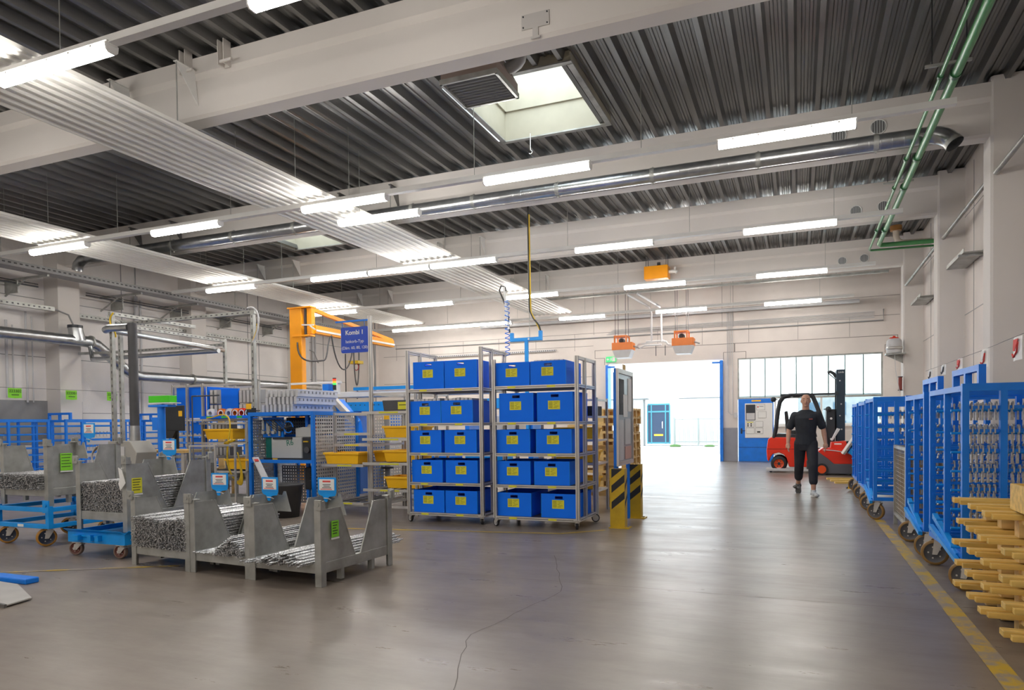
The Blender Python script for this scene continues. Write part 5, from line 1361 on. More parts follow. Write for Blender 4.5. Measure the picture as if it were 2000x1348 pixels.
# ================================================================ MACHINE LINE BEHIND
t = thing('blue_machine', 'blue and grey machine with slanted chute behind the pile of grey bars', 'machine', (-8.7, 11.6, 0))
m = MB().bar((-.05, 0, 2.02), (.62, 0, 1.40), .12, .10); m.build('chute', ALU, t)
m = MB().prism([(-.55, 1.2), (.45, 1.2), (.40, 1.45), (-.02, 1.90), (-.35, 1.75)], .05, .5, 'y'); m.build('body', BLUE, t, .01)
m = MB().prism([(-.08, 1.52), (.2, 1.48), (.05, 1.85), (-.05, 1.9)], .04, .05, 'y'); m.build('grey_cover', MGREY, t)
m = MB().box(-1.2, .1, .2, .28, 2.22, 2.26); m.box(-.05, .05, .2, .28, 2.0, 2.22); m.build('arm', WHITE, t); m = MB().box(-.25, -.1, .1, .4, 2.05, 2.2); m.build('head', BLUE, t)
m = MB()
for (c, z) in ((LRED, 2.27), (LORG, 2.23), (LGRN, 2.19)): m.use(c).cyl((.12, 0, z), .035, .038, 'z', 12)
m.use(BLACK); m.cyl((.12, 0, 2.12), .035, .10, 'z', 12); m.cyl((.12, 0, 2.30), .036, .02, 'z', 12); m.build('signal_lamp', None, t)
m = MB().box(-.3, .2, -.12, 0, 1.22, 1.36); m.bar((.1, -.1, 1.36), (.2, -.1, 1.5), .05); m.build('dark_guard', BLACK, t)
MB().box(-.4, .7, .0, .8, 0, 1.2).build('base', mat('machine_blue_dark', (.01, .08, .3), .5), t)
t = thing('conveyor', 'long light blue conveyor bed behind the aluminium racks', 'conveyor', (-9.35, 13.0, .27))
MB().box(0, 4.6, 0, .6, 1.40, 1.60).build('bed', BLUEL, t); m = MB()
for i in range(38): m.cyl((.05+i*.12, -.003, 1.53), .012, .01, 'y', 8)
m.build('bolt', DGREY, t)
m = MB().box(-.6, 3.4, .1, .7, 1.72, 1.84); m.build('cover', WHITE, t, .01); MB().box(0.2, 3, .05, .15, 1.86, 1.93).build('rail', BLUEL, t)
for x in (.2, 1.6, 3.0, 4.4): MB().box(x-.05, x+.05, .05, .55, -.27, 1.4).build('leg', BLUE, t)
m = MB().box(.9, 1.1, -.3, 0, .2, .9); m.box(1.3, 1.9, -.2, 0, .8, 1.3); m.box(2.2, 2.9, -.25, 0, .3, .75); m.build('drive_box', BLUE, t)
for k, (x, y, w, d, z0, z1, m_, l) in enumerate(((-6.6, 11.3, .5, .4, 0, .55, BLUE, 'dark blue bin on the floor behind the low aluminium rack'), (-5.6, 11.2, .7, .5, .85, 1.15, BLUE, 'blue tub on the table behind the tall rack'), (-4.9, 11.0, .5, .4, 1.2, 1.5, LGREY, 'light grey box behind the blue box trolleys'), (-5.9, 12.0, .8, .5, .3, .8, BLUEL, 'light blue sack like bin low behind the tall rack'))):
    tag(MB().box(x, x+w, y, y+d, z0, z1).build('storage_bin', m_, None, .02), l, 'bin')
t = thing('work_table', 'long light topped table behind the tall aluminium rack', 'table', (-6.3, 10.8, 0))
MB().box(0, 2.4, 0, .8, .80, .84).build('table_top', WHITE, t)
for x in (.05, 2.35):
    for y in (.05, .75): MB().box(x-.02, x+.02, y-.02, y+.02, 0, .8).build('leg', ALU, t)
m = MB()
MB().box(.3, 1.6, .3, .7, .32, .35).build('lower_shelf', WHITE, t)
tag(MB().cyl((-5.93, 10.9, .94), .035, .2, 'z', 12).cyl((-5.93, 10.9, 1.06), .012, .04, 'z', 8).build('glue_bottle', YPAINT), 'small yellow bottle on the light topped table', 'bottle')
t = thing('floor_grating', 'low perforated steel platform on the floor behind the front stillages', 'platform', (-9.3, 9.2, 0))
m = MB(); 
for i in range(9): m.box(0, 1.6, -.3+i*.05-.0, -.27+i*.05, .18, .2)
m.box(0, 1.6, -.34, -.3, .1, .2); m.build('slat', GALV, t); MB().box(0, 1.6, -.3, .1, 0, .1).build('base', DGREY, t)

# hoist with blue T handle
t = thing('lifting_hoist', 'light blue T shaped lifting handle hanging on a black and yellow cable', 'hoist', (-4.997, 13.0, -.478))
t.scale = (1.354, 1.354, 1.354)
m = MB().box(-.24, .24, -.025, .025, 2.56, 2.61); m.box(-.25, -.20, -.025, .025, 2.56, 2.69); m.box(.20, .25, -.025, .025, 2.56, 2.70); m.box(-.022, .03, -.02, .02, 1.25, 2.56); m.build('handle', BLUEL, t, .004)
m = MB().cyl((.05, -.03, 2.585), .014, .01, 'y', 10); m.build('screw', PAPER, t)
m = MB().tube([(.05, 0, 4.8), (.055, 0, 3.1), (.06, 0, 3.0), (.12, 0, 2.88), (.20, 0, 2.78), (.225, 0, 2.69)], .013, 6); m.build('power_cable', CABLE, t)
m = MB().tube([(.065, 0, 4.4), (.075, 0, 3.1), (.08, 0, 2.98), (.14, 0, 2.86), (.21, 0, 2.72)], .010, 6); m.build('yellow_wire', YCABLE, t)
m = MB().tube([(.05, .01, 4.8), (.05, .01, 2.6)], .005, 5); m.build('chain', GALV, t)
m = MB().tube([(-.31, 0, 3.32), (-.33, 0, 3.38), (-.39, 0, 3.40), (-.42, 0, 3.33), (-.36, 0, 3.2), (-.33, 0, 3.12), (-.28, 0, 2.9), (-.26, 0, 2.7)], .012, 6); m.build('air_hose', CABLE, t)
m = MB().tube([(-.34, 0, 3.38), (-.32, 0, 3.1), (-.27, 0, 2.75)], .018, 6); m.build('white_hose', WHITE, t)
m = MB().tube([(-.30+.035*math.cos(i*.7), .035*math.sin(i*.7), 3.2-i*.0075) for i in range(115)], .006, 5); m.build('spiral_hose', BLUE, t)

# ================================================================ NOTICE BOARD, BOLLARDS
t = thing('notice_board', 'tall narrow notice board with blue frame seen edge on beside the gateway', 'notice board', (-2.17, 8.85, 0), math.radians(91))
m = MB(); m.box(0, .95, -.0, .03, .78, 2.05); m.build('frame', BLUE, t, .004)
m = MB().box(.03, .92, -.012, 0, .82, 2.01); m.build('back_panel', mat('board_reflection_grey', (.30, .33, .36), .3), t)  # grey-blue panel colour stands in for reflections in the board's glass
fr = MB(); fr.box(0, .95, -.03, 0, 1.99, 2.05); fr.box(0, .95, -.03, 0, .78, .83); fr.box(0, .03, -.03, 0, .78, 2.05); fr.box(.92, .95, -.03, 0, .78, 2.05); fr.build('aluminium_rim', ALU, t)
for (x0, x1, z0, z1, c) in ((.12, .40, 1.45, 1.92, BLACK), (.35, .62, 1.42, 1.72, PAPER), (.10, .35, .85, 1.38, LGREY), (.45, .8, 1.05, 1.4, LGREY), (.45, .85, .85, 1.02, mat('pink_paper', (.6, .35, .3), .6)), (.66, .88, 1.5, 1.95, PAPER)):
    MB().box(x0, x1, -.018, -.012, z0, z1).build('sheet', c, t)
for x in (.05, .80): MB().box(x, x+.06, .0, .05, 0, 2.0 if x < .5 else 1.9).build('post', BLUE, t)
MB().box(.0, .3, -.02, .1, 0, .01).build('foot', BLUE, t); MB().box(.45, .6, 0, .012, 2.05, 2.13).build('clip_plate', WOOD, t)
for k, (x, y, l) in enumerate(((-2.13, 8.75, 'yellow guard post with broad black diagonal stripes in front of the notice board'), (-2.13, 9.72, 'yellow guard post behind the notice board foot'))):
    t = thing('guard_post', l, 'guard post', (x, y, 0), 0, 'yellow guard posts')
    m = MB(); 
    m.prism([(-.095, -.05), (.095, -.05), (.095, .09), (.08, .09), (.08, -.035), (-.08, -.035), (-.08, .09), (-.095, .09)], 0, .76, 'z'); m.build('u_profile', YPAINT, t)
    m = MB()
    for z in (.24, .45, .64):
        zt = min(.755, z+.20)
        m.prism([(-.075, z), (.094, z+.14), (.094, min(.757, z+.24)), (-.075, min(.757, z+.095))] if z < .6 else [(-.075, z), (.0, z+.06), (.07, .757), (-.075, .757)], -.0515, -.0500, 'y')
        if z < .6: m.prism([(-.04, z+.02), (.09, z+.14), (.09, z+.2), (-.04, z+.1)], .0955, .0958, 'x')
    m.build('black_stripe', BLACK, t)
    m = MB().box(-.11, .15, -.07, .12, 0, .012); m.build('base_plate', YPAINT, t); m = MB().cyl((.12, .02, .018), .014, .02, 'z', 8); m.build('bolt', GALV, t)

# pallets behind the board and wooden frame
PAL = None
def pallet():
    t = thing('wooden_pallet', 'x', 'pallet', (0, 0, 0)); 
    for k in range(5): MB().box(0, 1.2, k*.175, k*.175+.1, .122, .144).build('deck_board', WOOD, t)
    for x in (0, .53, 1.06): MB().box(x, x+.14, 0, .8, .1, .122).build('cross_board', WOOD, t)
    m = MB()
    for x in (0, .53, 1.06):
        for y in (0, .35, .70): m.box(x, x+.14, y, y+.1, .022, .1)
    m.build('block', WOOD, t)
    for y in (0, .35, .70): MB().box(0, 1.2, y, y+.1, 0, .022).build('bottom_board', WOOD, t)
    return t
P0 = pallet()
for i in range(11):
    lb = 'pine pallet in the tall stack behind the notice board, number %s from the floor' % ['one', 'two', 'three', 'four', 'five', 'six', 'seven', 'eight', 'nine', 'ten', 'eleven'][i]
    loc = (-4.02+random.uniform(-.02, .02), 12.6, i*.146)
    if i == 0: P0.location = loc; tag(P0, lb, 'pallet', 'stack of pine pallets behind the board')
    else: copy_tree(P0, loc, None, lb, 'stack of pine pallets behind the board')
t = thing('slatted_crate', 'pale pine crate frame with slats behind the right trolley', 'crate', (-3.7, 10.9, 0))
for (x, y) in ((0, 0), (.95, 0), (0, .9), (.95, .9)): MB().box(x-.05, x+.05, y-.05, y+.05, .0, .95).build('post', WOOD, t)
for z in (.18, .42, .66, .90):
    MB().box(-.05, 1.0, -.07, -.05, z, z+.09).build('slat', WOOD, t); MB().box(1.0, 1.02, -.05, .95, z, z+.09).build('slat', WOOD, t)
t = thing('bin_trolley', 'aluminium trolley with yellow bins and dark boxes seen through the right trolley', 'trolley', (-3.6, 10.0, 0))
for (x, y) in ((0, 0), (.85, 0), (0, .6), (.85, .6)): b = MB(); profile(b, x, y, 0, 1.72, .035); b.build('post', None, t)
for z in (.35, .75, 1.1, 1.45, 1.70): b = MB(); b.use(ALU); b.box(0, .85, -.015, .015, z-.03, z); b.box(.84, .86, 0, .6, z-.03, z); b.use(LGREY); b.box(0, .85, 0, .6, z-.012, z-.006); b.build('shelf', None, t)
for z, n in ((.757, 'second'), (1.107, 'third')): ybin(-3.12, 10.28, z, 'yellow bin on the %s shelf of the trolley behind the right blue box trolley' % n, 0)
ybin(-3.12, 10.28, .357, 'yellow bin on the lowest shelf of the trolley behind the right blue box trolley', 0)
tag(MB().box(-3.5, -2.8, 10.1, 10.5, 1.452, 1.60).build('dark_box', BLACK, None, .01), 'black box on the trolley behind the right blue box trolley', 'box')
# ================================================================ EXIT SIGN, DOOR BOARD
t = thing('exit_sign', 'small green and white emergency exit sign at the left top corner of the gate', 'sign', (-6.14, YB-.05, 3.59))
MB().box(-.18, .18, -.02, .02, -.095, .095).build('panel', EXITG, t)
m = MB(); y0, y1 = -.024, -.02
m.use(PAPER); m.box(.05, .15, y0, y1, -.075, .075); m.prism([(-.16, 0), (-.11, .05), (-.11, .018), (-.06, .018), (-.06, -.018), (-.11, -.018), (-.11, -.05)], y0, y1, 'y')
m.cyl((.01, -.022, .055), .014, .004, 'y', 10); m.prism([(-.01, .035), (.025, .035), (.02, -.01), (-.01, -.01)], y0, y1, 'y')
m.bar((.0, -.022, -.01), (-.03, -.022, -.06), .004, .016); m.bar((.012, -.022, -.01), (.035, -.022, -.07), .004, .016); m.bar((.0, -.022, .03), (-.035, -.022, .01), .004, .012); m.bar((.02, -.022, .03), (.045, -.022, .0), .004, .012)
m.build('pictogram', None, t)
t = thing('notice_board', 'white notice board with papers on the blue door', 'notice board', (-1.63, YB-.02, .78))
MB().box(0, .86, -.02, .015, 0, 1.14).build('board', PAPER, t, .01)
m = MB(); m.use(BLACKM).box(.03, .33, -.026, -.02, .58, 1.10); m.build('dark_poster', None, t)
m = MB()
for (a, c, d, e) in ((.05, .31, .60, .82), (.37, .62, .92, 1.10), (.42, .66, .66, .86), (.04, .28, .36, .54), (.33, .56, .36, .54), (.04, .29, .14, .32), (.33, .56, .14, .32)):
    m.use(DGREY).box(a-.006, c+.006, -.028, -.026, d-.006, e+.006); m.use(LGREY if a < .06 and d > .5 else PAPER).box(a, c, -.030, -.028, d, e)
m.use(YLAB).box(.06, .26, -.032, -.030, .505, .53); m.use(INK)
for i in range(2):
    for j in range(2): m.box(.07+i*.10, .12+i*.10, -.032, -.030, .38+j*.06, .42+j*.06)
m.box(.38, .48, -.032, -.030, .17, .22); m.use(REDINK).box(.39, .43, -.032, -.030, 1.0, 1.04); m.use(DGREY); m.box(.45, .58, -.032, -.03, 1.03, 1.045)
m.build('notice', None, t)

# ================================================================ FORKLIFT
t = thing('forklift', 'red forklift with black overhead guard and tall mast in front of the back window', 'forklift', (0, 20.2, 0))
y0, y1 = -.5, .5
m = MB(); m.prism([(-.76, .30), (-.78, .55), (-.74, .85), (-.68, .90), (-.20, .90), (.02, .88), (.25, .60), (.62, .60), (.70, .45), (.70, .14), (.22, .12), (-.22, .12), (-.28, .35), (-.35, .45), (-.47, .50), (-.62, .46), (-.70, .34), (-.72, .26)], y0, y1, 'y')
m.build('body', RED, t, .02)
m = MB(); m.box(-.77, .3, y0-.004, y0, .585, .60); m.box(-.02, .0, y0-.005, y0, .12, .88); m.build('body_groove', mat('dark_red', (.25, .01, .0), .5), t)
m = MB().prism([(-.66, .88), (-.50, 1.0), (.1, .98), (.3, .62), (-.3, .85)], y0+.1, y1-.1, 'y'); m.build('engine_cover', BLACKM, t, .02)
for x, r in ((-.47, .205), (.52, .25)):
    for yy in (y0+.06, y1-.06):
        w = MB(); w.use(BLACK).lathe([(r*.6, -.08), (r*.93, -.08), (r, -.04), (r, .04), (r*.93, .08), (r*.6, .08)], (x, yy, r), 24, 'y')
        w.use(mat('orange_red_rim', (.85, .09, .01), .4)).lathe([(r*.62, -.07), (r*.52, -.04), (r*.2, -.05), (.001, -.05)], (x, yy, r), 24, 'y'); w.lathe([(.001, .05), (r*.2, .05), (r*.52, .04), (r*.62, .07)], (x, yy, r), 24, 'y')
        w.use(BLACKM); w.cyl((x, yy, r), r*.2, .13, 'y', 10)
        for k in range(6): w.cyl((x+r*.36*math.cos(k*1.047), yy, r+r*.36*math.sin(k*1.047)), r*.07, .10, 'y', 6)
        w.build('wheel', None, t)
g = MB()
for yy in (y0+.04, y1-.04):
    g.tube([(-.60, yy, .88), (-.55, yy, 1.15), (-.50, yy, 1.6), (-.45, yy, 1.85), (-.36, yy, 1.97), (-.2, yy, 2.01), (.25, yy, 2.01), (.36, yy, 1.97), (.43, yy, 1.80), (.62, yy, 1.25), (.70, yy, .6)], .045, 10)
for x in (-.36, -.15, .08, .28): g.box(x-.03, x+.03, y0+.04, y1-.04, 1.97, 2.02)
g.box(-.42, .30, y0+.02, y0+.08, 1.98, 2.04); g.box(-.42, .30, y1-.08, y1-.02, 1.98, 2.04)
g.build('overhead_guard', BLACKM, t)
m = MB(); m.bar((.25, 0, 2.03), (.95, 0, 2.03), .05); m.build('mast_strut', BLACKM, t)
m = MB()
for yy in (-.26, .26): m.box(.92, 1.12, yy-.06, yy+.06, .08, 2.64)
m.box(.93, 1.11, -.3, .3, 2.5, 2.64); m.box(.95, 1.08, -.3, .3, 1.3, 1.4); m.build('mast', mat('mast_blue_black', (.02, .04, .065), .4, .2), t, .006)
m = MB(); m.tube([(.92, -.2, 2.45), (.86, -.2, 2.55), (.78, -.2, 2.60), (.72, -.2, 2.57)], .04, 8); m.tube([(.72, -.2, 2.57), (.80, -.2, 2.50), (.9, -.2, 2.4), (.9, -.2, 1.0)], .015, 6); m.cyl((.92, -.34, 2.03), .05, .04, 'y', 12); m.build('chain_pulley', BLACKM, t)
m = MB()
for (x, z) in ((1.0, 2.35), (1.03, 1.75), (1.0, 1.45), (1.04, 1.1)): m.cyl((x, -.325, z), .018, .02, 'y', 8)
m.build('mast_bolt', LGREY, t)
text('Linde', .06, PAPER, t, (1.03, -.322, 2.57), (PI/2, 0, 0), 'lettering', ext=.0005)
m = MB(); m.box(.68, .88, -.42, .42, .15, 1.62); m.build('inner_mast', BLACKM, t, .005)
m = MB(); m.cyl((.79, -.425, 1.38), .03, .01, 'y', 10); m.cyl((.79, -.425, .85), .03, .01, 'y', 10); m.build('round_label', PAPER, t)
m = MB()
for yy in (-.3, .3): m.box(1.12, 1.17, yy-.06, yy+.06, .05, .55); m.box(1.12, 2.0, yy-.06, yy+.06, .05, .085)
m.build('fork', BLACKM, t)
m = MB().box(-.25, .15, -.22, .22, .98, 1.08); m.prism([(-.30, 1.0), (-.18, 1.0), (-.26, 1.6), (-.34, 1.58)], -.2, .2, 'y'); m.build('seat', BLACK, t, .02)
m = MB().bar((.45, 0, .9), (.35, 0, 1.3), .04); m.lathe([(.13, -.01), (.15, -.01), (.15, .01), (.13, .01), (.13, -.01)], (.33, 0, 1.32), 16); m.build('steering_wheel', BLACK, t)
m = MB()
for (x, z) in ((-.60, 1.90), (.72, 1.62)): m.sphere((x, y0-.04, z), .07, (1, .6, 1), 10); m.bar((x, y0, z), (x+.1*(1 if x < 0 else -1), y0+.05, z), .025)
m.build('work_light', BLACKM, t)
MB().box(-.05, .6, -.42, .0, .58, .62).build('floor_step', BLACKM, t)
t = thing('pallet_truck', 'low pallet truck with pale long forks on the floor under the forklift', 'pallet truck', (-.78, 19.35, 0))
m = MB(); m.box(0, 1.15, -.08, .08, .04, .10); m.box(0, 1.15, .35, .5, .04, .10); m.build('fork', LGREY, t, .004)
m = MB().box(.98, 1.15, -.08, .5, .04, .3); m.build('body', DGREY, t); 
for x in (.12, .85): 
    m = MB().cyl((x, 0, .035), .035, .1, 'y', 10); m.cyl((x, .42, .035), .035, .1, 'y', 10); m.build('wheel', BLACK, t)

# ================================================================ FLOOR SWEEPER
t = thing('ride_on_sweeper', 'red and grey ride on floor sweeper parked in front of the forklift mast', 'sweeper', (.45, 18.9, 0))
m = MB().prism([(.0, .58), (.10, .66), (.45, .66), (.80, .58), (.93, .46), (.98, .28), (.35, .28), (.2, .42), (.0, .56)], -.35, .35, 'y'); m.build('hood', RED, t, .02)
m = MB().prism([(-.18, .06), (-.12, .5), (0.0, .58), (.2, .42), (.35, .28), (.98, .28), (1.0, .08), (.9, .04), (.25, .04), (-.1, .04)], -.36, .36, 'y'); m.build('skirt', mat('sweeper_grey', (.10, .10, .115), .5), t, .015)
m = MB().prism([(.28, .66), (.30, .80), (.62, .83), (.66, .62), (.45, .64)], -.3, .3, 'y'); m.build('rear_hood', RED, t, .01); MB().box(.36, .52, -.305, -.3, .745, .775).build('label', PAPER, t)
m = MB()
w = MB(); w.use(BLACK).cyl((.08, -.36, .145), .145, .06, 'y', 22); w.use(mat('orange_red_rim', (.85, .09, .01), .4)).cyl((.08, -.385, .145), .098, .03, 'y', 20); w.build('wheel', None, t)
w = MB().cyl((.08, .36, .145), .145, .06, 'y', 22); w.build('wheel', BLACK, t)
w = MB().cyl((.78, -.2, .05), .05, .2, 'y', 12); w.cyl((.78, .2, .05), .05, .2, 'y', 12); w.build('caster_wheel', DGREY, t)
m = MB(); m.prism([(.30, .84), (.33, .84), (.50, 1.12), (.44, 1.14)], -.2, .2, 'y'); m.build('steering_panel', LGREY, t); 
m = MB().box(.62, .85, -.2, .2, .70, .82); m.prism([(.78, .78), (.84, .82), (.98, 1.22), (.93, 1.25)], -.2, .2, 'y'); m.build('seat', BLACK, t, .02); MB().prism([(.80, .90), (.82, .90), (.96, 1.27), (.93, 1.28)], -.22, -.2, 'y').build('seat_side', RED, t)
MB().tube(bez((.1, -.37, .62), (.6, -.38, .60), (.9, -.38, .5), (1.02, -.38, .25), 10)+bez((1.02, -.38, .25), (1.1, -.38, .05), (1.2, -.38, .2), (1.22, -.38, .45), 8), .012, 6).build('hose', LGREY, t)
MB().tube(bez((.8, -.38, .40), (.85, -.38, .2), (1.1, -.38, .15), (1.2, -.38, .4), 10), .010, 6).build('hose', mat('lilac_hose', (.35, .28, .6), .5), t)
t = thing('leaning_panel', 'white edged panel leaning beside the seat of the sweeper', 'panel', (1.22, 18.2, 0))
m = MB(); m.prism([(-.26, .55), (-.22, .53), (.22, 1.22), (.18, 1.24)], -.3, .3, 'y'); m.build('panel', MGREY, t); m = MB().bar((.0, .2, .0), (.0, .2, .9), .04); m.bar((-.12, -.2, .72), (.12, -.2, 0), .04); m.build('stand', BLUE, t); MB().prism([(-.27, .55), (-.255, .545), (.185, 1.24), (.17, 1.25)], -.31, .31, 'y').build('white_edge', PAPER, t)
MB().prism([(-.15, .58), (.28, 1.2), (.33, 1.15), (-.05, .5)], -.25, .25, 'y').build('blue_side', BLUEL, t)
for i, (x, y) in enumerate(((.60, 17.2), (.66, 16.7), (.72, 16.2))):
    tag(MB().box(0, .75, 0, .12, 0, .04).build('timber_board', WOODY, None, 0, (x, y, 0), .1), ['farthest', 'middle', 'nearest'][i]+' short timber board lying on the floor before the sweeper', 'board', 'boards on the floor by the sweeper')
t = thing('floor_squeegee', 'black and yellow tool lying on the floor near the far rack wheels', 'tool', (.86, 15.2, 0))
m = MB().prism([(0, 0), (.35, 0), (.33, .1), (.12, .11)], -.1, .1, 'y'); m.build('body', BLACK, t, .01); MB().box(.04, .36, -.14, -.1, 0.0, .05).build('blade', YEL, t)

# ================================================================ PERSON
def ell(b, rings, n=20):
    vs = []; 
    for (x, y, z, rx, ry) in rings:
        vs += [(x+rx*math.cos(2*PI*k/n), y+ry*math.sin(2*PI*k/n), z) for k in range(n)]
    m_ = len(rings)
    fs = [(i*n+k, i*n+(k+1) % n, (i+1)*n+(k+1) % n, (i+1)*n+k) for i in range(m_-1) for k in range(n)]
    fs += [tuple(range(n))[::-1], tuple(range((m_-1)*n, m_*n))]
    b.add(vs, fs, True)
def limb(b, pts, rr, n=14):
    b.tube(pts, .05, n, True, rr)
    for p, r in zip(pts, rr): b.sphere(p, r*.98, n=10)
def remesh(o, v, sm=3):
    r = o.modifiers.new('remesh', 'REMESH'); r.mode = 'VOXEL'; r.voxel_size = v; r.use_smooth_shade = True
    s = o.modifiers.new('smooth', 'SMOOTH'); s.iterations = sm; s.factor = .5
PX, PYY = .13, 13.72
t = thing('person', 'person in black t shirt and dark trousers walking towards the viewer by the forklift', 'person', (PX, PYY, 0))
# joints (x, y, z): image left leg trailing, image right leg leading
HL, KL, AL = (-.095, .0, .93), (-.115, .06, .52), (-.13, .26, .165)
HR, KR, AR = (.095, .0, .93), (.115, -.20, .52), (.12, -.27, .09)
SL, EL, WL = (-.185, .01, 1.435), (-.285, .03, 1.18), (-.30, -.06, .93)
SR, ER, WR = (.185, .01, 1.435), (.29, .05, 1.19), (.325, .0, .93)
b = MB()
ell(b, [(0, .0, .86, .13, .10), (0, 0, .95, .165, .115), (0, 0, 1.1, .145, .105), (0, 0, 1.25, .165, .115), (0, 0, 1.38, .18, .12), (0, .01, 1.47, .165, .10), (0, .01, 1.52, .09, .07)])
ell(b, [(0, .015, 1.48, .075, .07), (0, .0, 1.56, .06, .062), (0, -.005, 1.62, .058, .062)])
# head
ell(b, [(0, -.035, 1.585, .025, .03), (0, -.03, 1.60, .045, .06), (0, -.02, 1.63, .060, .082), (0, -.01, 1.67, .070, .095), (0, -.003, 1.71, .075, .100), (0, .0, 1.75, .073, .098), (0, .0, 1.785, .058, .078), (0, .0, 1.805, .030, .040)], 24)
b.sphere((0, -.108, 1.675), .014, (.9, 1.1, 1.5), 8); b.sphere((0, -.100, 1.70), .010, (.9, 1, 2.0), 8)      # nose
b.tube([(-.04, -.086, 1.722), (0, -.098, 1.718), (.04, -.086, 1.722)], .010, 8)                              # brow
b.sphere((0, -.088, 1.605), .022, (1.2, .9, .8), 8)                                                           # chin
for s in (-1, 1): b.sphere((s*.078, .0, 1.69), .026, (.35, .7, 1.2), 8)
for (S_, E_, W_) in ((SL, EL, WL), (SR, ER, WR)):
    limb(b, [S_, Vector(S_).lerp(Vector(E_), .5), E_, Vector(E_).lerp(Vector(W_), .35), W_], [.056, .052, .043, .044, .030])
    W = Vector(W_); s = -1 if W_[0] < 0 else 1
    d = Vector((0, -.25, -1)).normalized()
    b.tube([W, W+d*.04, W+d*.09], .03, 10, True, [.028, .044, .040])
    for k, (dy, ln) in enumerate(((-.032, .075), (-.011, .085), (.010, .08), (.030, .062))):
        a = W+d*.085+Vector((0, dy, 0)); c = a+d*ln*.5+Vector((-s*.004, 0, 0)); e = c+d*ln*.45+Vector((-s*.018, .004, 0))
        b.tube([a, c, e], .012, 8, True, [.0125, .0115, .010])
    a = W+d*.03+Vector((-s*.008, -.03, 0)); b.tube([a, a+Vector((-s*.012, -.022, -.035)), a+Vector((-s*.014, -.026, -.065))], .011, 8, True, [.012, .011, .009])
for (H_, K_, A_) in ((HL, KL, AL), (HR, KR, AR)):
    limb(b, [H_, Vector(H_).lerp(Vector(K_), .5), K_, Vector(K_).lerp(Vector(A_), .3), A_], [.088, .075, .055, .056, .038])
o = b.build('body', SKIN, t); remesh(o, .007, 2)
# face details
f = MB()
for s in (-1, 1): f.sphere((s*.030, -.090, 1.703), .009, (1.3, .5, .7), 8)
f.build('eye', mat('dark_eye', (.05, .03, .02), .3), t)
MB().tube([(-.024, -.103, 1.640), (0, -.108, 1.638), (.024, -.103, 1.640)], .005, 6).build('mouth', mat('lips', (.35, .13, .10), .5), t)
m = MB(); m.tube([(-.045, -.088, 1.733), (-.02, -.099, 1.737)], .004, 6); m.tube([(.045, -.088, 1.733), (.02, -.099, 1.737)], .004, 6)
m.build('eyebrow', mat('brown_hair', (.06, .035, .02), .8), t)
m = MB(); ell(m, [(0, .030, 1.64, .055, .066), (0, .026, 1.68, .0745, .080), (0, .020, 1.72, .0775, .084), (0, .016, 1.755, .0745, .084), (0, .014, 1.785, .060, .068), (0, .010, 1.807, .034, .040), (0, .008, 1.811, .012, .014)], 24)
m.build('cropped_hair', mat('cropped_hair', (.33, .19, .13), .8), t)
# t-shirt
b = MB()
ell(b, [(0, .0, .90, .185, .135), (0, 0, .98, .182, .133), (0, 0, 1.1, .168, .125), (0, 0, 1.25, .185, .135), (0, 0, 1.38, .205, .14), (0, .01, 1.45, .205, .118), (0, .01, 1.495, .15, .09), (0, .012, 1.535, .078, .078)])
for (S_, E_) in ((SL, EL), (SR, ER)):
    S2, E2 = Vector(S_), Vector(E_); M2 = S2.lerp(E2, .80)
    limb(b, [S2, S2.lerp(E2, .25), S2.lerp(E2, .5), M2], [.072, .070, .066, .070])
o = b.build('t_shirt', CLOTH, t); remesh(o, .009, 3)
m = MB().tube([(.075+.078*0, 0, 0)]*2, .001, 3) if False else MB()
m.box(.05, .11, -.145, -.139, 1.355, 1.375); m.build('chest_logo', mat('dull_red_print', (.28, .06, .05), .7), t)
# trousers
b = MB()
ell(b, [(0, .0, .80, .16, .12), (0, .0, .88, .178, .128), (0, 0, .97, .172, .126)])
for (H_, K_, A_) in ((HL, KL, AL), (HR, KR, AR)):
    H2, K2, A2 = Vector(H_), Vector(K_), Vector(A_); E2 = K2.lerp(A2, .62)
    limb(b, [H2, H2.lerp(K2, .5), K2, K2.lerp(A2, .35), E2], [.108, .098, .082, .080, .074])
o = b.build('trousers', mat('dark_trousers', (.02, .022, .03), .85, 0, .2, 10), t); remesh(o, .009, 3)
for (A_, nm, mt, tp) in ((AL, 'shoe', mat('dark_shoe', (.07, .065, .06), .6), .45), (AR, 'shoe', SHOE, .0)):
    b = MB(); ax, ay, az = A_
    R_ = Matrix.Translation((ax, ay, az)) @ Matrix.Rotation(tp, 4, 'X') @ Matrix.Translation((0, 0, -.09)); b.T = R_
    ell(b, [(0, .01, .11, .045, .055), (0, .0, .08, .047, .075)])
    for (y, rx, h) in ((.06, .040, .045), (.0, .045, .05), (-.07, .048, .042), (-.13, .047, .034), (-.17, .038, .028)):
        b.sphere((0, y, h*.95), h, (rx/h, 1.3, .95), 10)
    b.box(-.042, .042, -.18, .08, .0, .02)
    o = b.build(nm, mt, t); remesh(o, .008, 2)
    s = MB(); s.T = R_; s.prism([(-.04, .085), (.04, .085), (.048, 0), (.052, -.13), (.035, -.19), (-.035, -.19), (-.052, -.13), (-.048, 0)], 0.0, .018, 'z'); s.build('sole', PAPER if mt is SHOE else DGREY, o, .004)
    s = MB(); s.T = R_
    for k in range(4): s.tube([(-.025, -.03-.025*k, .095-.010*k), (.025, -.035-.025*k, .095-.010*k)], .004, 5)
    s.build('lace', PAPER if mt is SHOE else LGREY, o)

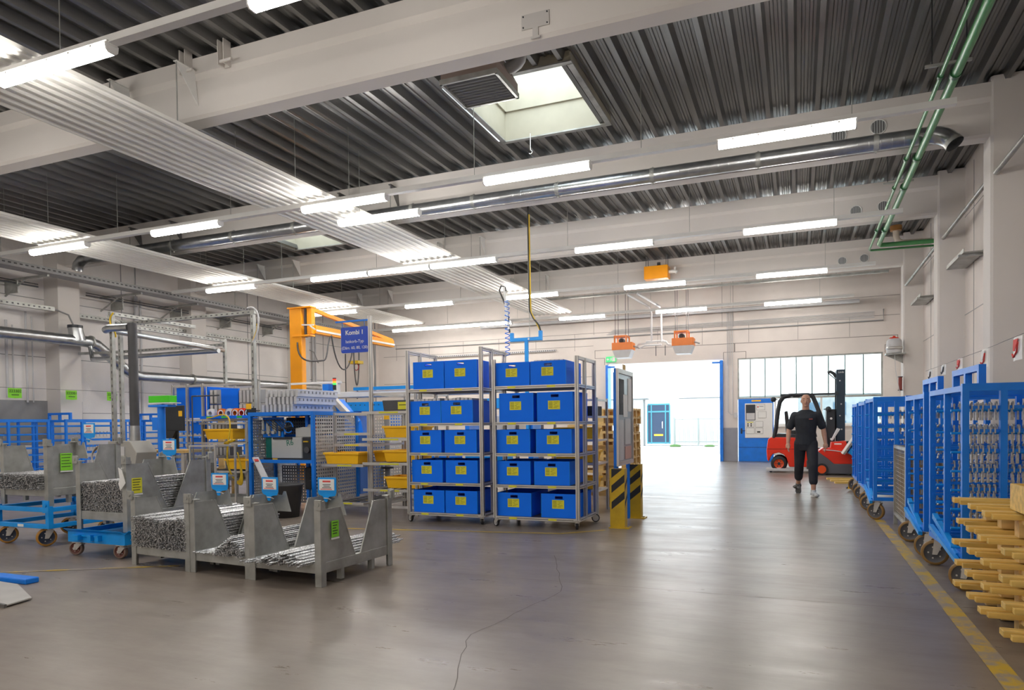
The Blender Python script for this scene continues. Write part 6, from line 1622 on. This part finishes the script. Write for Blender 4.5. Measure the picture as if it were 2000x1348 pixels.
# ================================================================ OUTSIDE
t = thing('building', 'white industrial building across the yard with a blue glass door', 'building', (0, 40, 0))
MB().box(-22, 14, 0, 6, 0, 8).build('wall', OUTW, t)
m = MB().box(-22, -7.9, -.5, 0, 2.62, 2.70); m.box(-6.2, 14, -.06, 0, 2.62, 2.68); m.box(-8.15, -8.05, -.4, -.3, 0, 2.7); m.build('canopy', mat('grey_canopy', (.09, .10, .10), .6), t)
d = MB(); 
for x in (-7.97, -7.75, -6.95, -6.72): d.box(x-.03, x+.03, -.08, 0, 0.1, 2.3)
for z in (.15, 1.93, 2.35): d.box(-7.97, -6.72, -.08, 0, z-.04, z+.04)
dd = d.build('glass_door', mat('teal_frame', (.02, .17, .22), .4), t); MB().box(-7.95, -6.74, -.05, -.04, .15, 2.33).build('pane', mat('door_blue_glass', (.006, .025, .06), .2), dd); m = MB().tube([(-7.12, -.1, 1.0), (-7.12, -.14, 1.0), (-7.12, -.14, 1.35), (-7.12, -.1, 1.35)], .02, 6); m.build('door_handle', PAPER, dd)
m = MB().box(-7.6, -7.1, -.07, -.055, .55, .65); m.build('yellow_band', YEL, dd)
t = thing('white_gate', 'pale metal gate and fence in the yard beside the glass door', 'gate', (0, 39.2, 0))
m = MB()
for i in range(34): m.box(-6.3+i*.075, -6.27+i*.075, 0, .03, .1, 1.5)
m.box(-6.35, -3.7, 0, .04, .2, .26); m.box(-6.35, -3.7, 0, .04, 1.45, 1.5); m.box(-6.4, -6.3, -.02, .08, 0, 1.6); m.box(-3.8, -3.7, -.02, .08, 0, 1.6); m.box(-5.1, -5.02, -.02, .08, 0, 1.55); m.build('fence_panel', mat('dark_fence', (.17, .19, .18), .7), t)  # fence colour darkened so the slats show in the overexposed yard
tag(MB().sphere((-6.2, 38.6, .02), .12, (2.6, 1, .8), 8).sphere((-4.4, 38.7, .02), .09, (3.2, 1, .8), 8).build('weeds', mat('grass_green', (.04, .10, .02), .8)), 'small green weeds at the foot of the pale gate', 'plant')
t = thing('building', 'grey and white building seen through the lower back window', 'building', (4, 33, 0))
MB().box(-4, 9, 0, 5, 0, 2.35).build('wall', mat('grey_render', (.22, .24, .25), .8, 0, .2), t)
m = MB()
for i in range(8):
    for j in range(2): m.box(-3.6+i*1.0, -3.1+i*1.0, -.03, 0, .75+j*.8, 1.3+j*.8)
m.build('window', mat('blue_grey_window', (.05, .10, .15), .3), t)
tag(MB().prism([(-3, 0), (2.5, 0), (2.5, .55), (1.8, .75), (.8, 1.15), (-1.2, 1.15), (-1.9, .75), (-3, .6)], 29.3, 31, 'y').build('parked_car', mat('car_paint', (.35, .40, .45), .3, .3), None, .1), 'pale grey car parked outside behind the lower back window', 'car')
t = thing('tree', 'green treetop seen faintly outside', 'tree') if False else None
